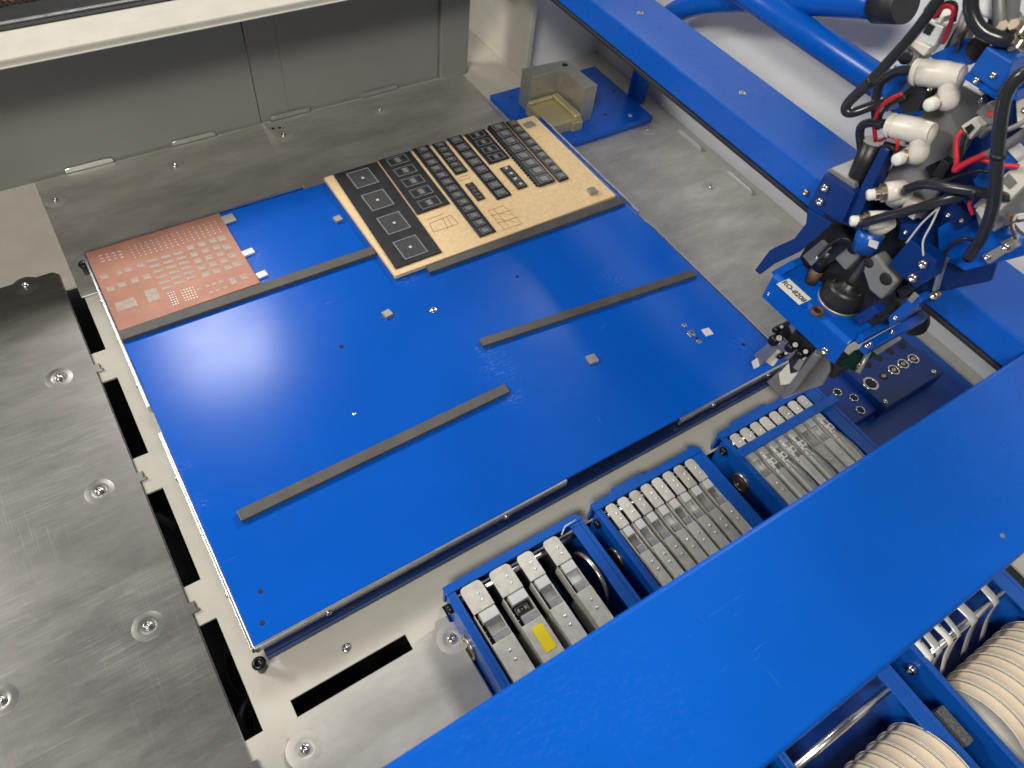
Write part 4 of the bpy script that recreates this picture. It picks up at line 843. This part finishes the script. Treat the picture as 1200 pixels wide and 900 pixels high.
# gripper / centring jaws
xpoly('jaw_plate', [(898, 448), (912, 435), (925, 440), (955, 410), (972, 418), (972, 436), (963, 452), (930, 463), (918, 468)], 0.5065, 0.003, 'grip', 0.0008)
xpoly('jaw_face', [(912, 438), (936, 412), (944, 416), (930, 450), (914, 452)], 0.5030, 0.003, 'ivoryfit', 0.0010)
xpoly('jaw_slot', [(924, 422), (932, 414), (940, 420), (934, 436), (926, 438)], 0.5024, 0.0008, 'black', 0.0003)
xpoly('jaw_insert', [(929, 431), (936, 421), (942, 424), (936, 436)], 0.5012, 0.002, 'alu', 0.0006)
xpoly('jaw_lever', [(917, 460), (953, 413), (961, 418), (926, 464)], 0.4975, 0.005, 'grip', 0.0012)
xpoly('jaw_lever', [(883, 416), (906, 397), (913, 404), (890, 430)], 0.4985, 0.005, 'grip', 0.0010)
xpoly('jaw_tip', [(880, 424), (886, 420), (889, 430), (883, 433)], 0.4970, 0.008, 'film', 0.0008)
xpoly('jaw_link', [(906, 402), (916, 399), (933, 412), (926, 418)], 0.5000, 0.004, 'grip', 0.0008)
xpoly('jaw_pad', [(896, 424), (910, 410), (916, 416), (905, 430)], 0.5045, 0.003, 'ivoryfit', 0.0010)
for px, py, r in ((913, 396, 0.0052), (916, 383, 0.0030), (932, 404, 0.0045), (944, 412, 0.0040), (921, 414, 0.0026)):
    part('pivot', MB().lathe([(r, 0), (r, 0.008), (r * 0.8, 0.010), (r * 0.2, 0.010)], atx(px, py, 0.5060), (-1, 0, 0), 20), M['bolt_black'], hd)
    part('pivot_pin', MB().cyl(atx(px, py, 0.4960), atx(px, py, 0.4945), r * 0.5), M['bolt_black'], hd)
xpoly('jaw_mount', [(905, 385), (918, 378), (985, 432), (975, 445), (940, 415)], 0.5100, 0.02, 'black', 0.001)
xpoly('strut', [(924, 382), (934, 372), (938, 376), (928, 392)], 0.504, 0.004, 'grip', 0.0005)

# ---- denser small parts on the head
def tie(px, py, x, r=0.0042, ax=(0, 0.3, 1)): part('cable_tie', MB().lathe([(r, 0), (r * 1.12, 0.0004), (r * 1.12, 0.0020), (r, 0.0024)], atx(px, py, x), ax, 16), M['black'], hd)
tie(1169, 185, 0.474); tie(1140, 225, 0.493, 0.0038, (0.2, -1, 0.1)); tie(1060, 248, 0.4925, 0.0038, (0.2, -1, 0.3)); tie(1020, 95, 0.4845, 0.0040, (0, -.7, .8))
for k, (pts, mat, r) in enumerate([
    ([(1195, 260, .50), (1180, 250, .498), (1192, 268, .5), (1200, 275, .5)], 'brown', .0009), ([(1200, 258, .497), (1185, 262, .496), (1190, 280, .5)], 'brown', .0009), ([(1205, 250, .498), (1190, 254, .495), (1186, 272, .5)], 'tape', .0008),
    ([(1030, 165, .51), (1045, 160, .503), (1052, 168, .502), (1048, 180, .508)], 'red', .0011), ([(1032, 172, .51), (1044, 172, .503), (1050, 180, .506)], 'black', .0012),
    ([(1150, 160, .505), (1162, 150, .498), (1180, 152, .496), (1205, 140, .50)], 'greyplate', .0016), ([(1110, 212, .508), (1125, 206, .502), (1150, 200, .502), (1165, 205, .506)], 'black', .0012),
    ([(1085, 12, .505), (1100, -5, .50), (1125, -12, .50)], 'black', .0016), ([(1122, 60, .51), (1128, 40, .505), (1140, 30, .503)], 'brown', .0010),
    ([(1105, 300, .512), (1118, 285, .506), (1135, 280, .506), (1150, 290, .512)], 'black', .0014), ([(960, 300, .508), (975, 285, .503), (992, 280, .503), (1004, 292, .51)], 'black', .0012)]):
    wire_(pts, mat, r)
for q, x, t, m in [
    ([(1150, 300), (1172, 288), (1180, 296), (1158, 310)], 0.512, 0.006, 'alu'), ([(1172, 284), (1186, 278), (1192, 290), (1180, 298)], 0.514, 0.008, 'grip'),
    ([(1062, 232), (1078, 240), (1070, 258), (1054, 248)], 0.514, 0.008, 'ivoryfit'), ([(1084, 196), (1096, 190), (1100, 202), (1090, 210)], 0.515, 0.007, 'bolt_black'),
    ([(1000, 268), (1012, 262), (1018, 274), (1006, 284)], 0.510, 0.010, 'bolt_black'), ([(1055, 262), (1080, 262), (1072, 285), (1052, 280)], 0.518, 0.006, 'shade_blue'),
    ([(962, 270), (985, 268), (1000, 285), (978, 306), (950, 318), (948, 292)], 0.520, 0.006, 'black'), ([(940, 300), (962, 282), (972, 292), (950, 312)], 0.513, 0.004, 'greyplate'),
    ([(1105, 250), (1122, 238), (1140, 256), (1122, 270)], 0.513, 0.006, 'shade_blue'), ([(1195, 20), (1215, 10), (1215, 60), (1200, 60)], 0.50, 0.02, 'greyplate'),
    ([(1100, 78), (1112, 66), (1126, 72), (1120, 84)], 0.514, 0.008, 'bolt_black'), ([(1190, 118), (1215, 108), (1215, 150), (1192, 150)], 0.508, 0.012, 'ivoryfit'),
    ([(1050, 340), (1064, 332), (1072, 340), (1056, 352)], 0.519, 0.008, 'black'), ([(1000, 372), (1022, 358), (1030, 366), (1008, 382)], 0.505, 0.010, 'dblue'), ([(1022, 330), (1050, 336), (1048, 368), (1022, 372)], 0.525, 0.008, 'black')]:
    xpoly('small_bracket', q, x, t, m, 0.0006)
for px, py, x, R_ in ((1158, 301, 0.512, .0022), (1180, 289, 0.514, .0026), (1112, 252, .513, .0018), (1128, 258, .513, .0018), (1062, 272, .518, .0018), (1145, 94, .490, .0020), (1165, 88, .490, .0020), (1203, 128, .508, .002), (963, 288, .520, .0026), (958, 302, .513, .0018), (1050, 372, .515, .0022), (1090, 104, .506, .0016), (1150, 118, .5215, .0016), (1110, 222, .5215, .0016)):
    xbolt(px, py, x, R_, R_ * 0.9)
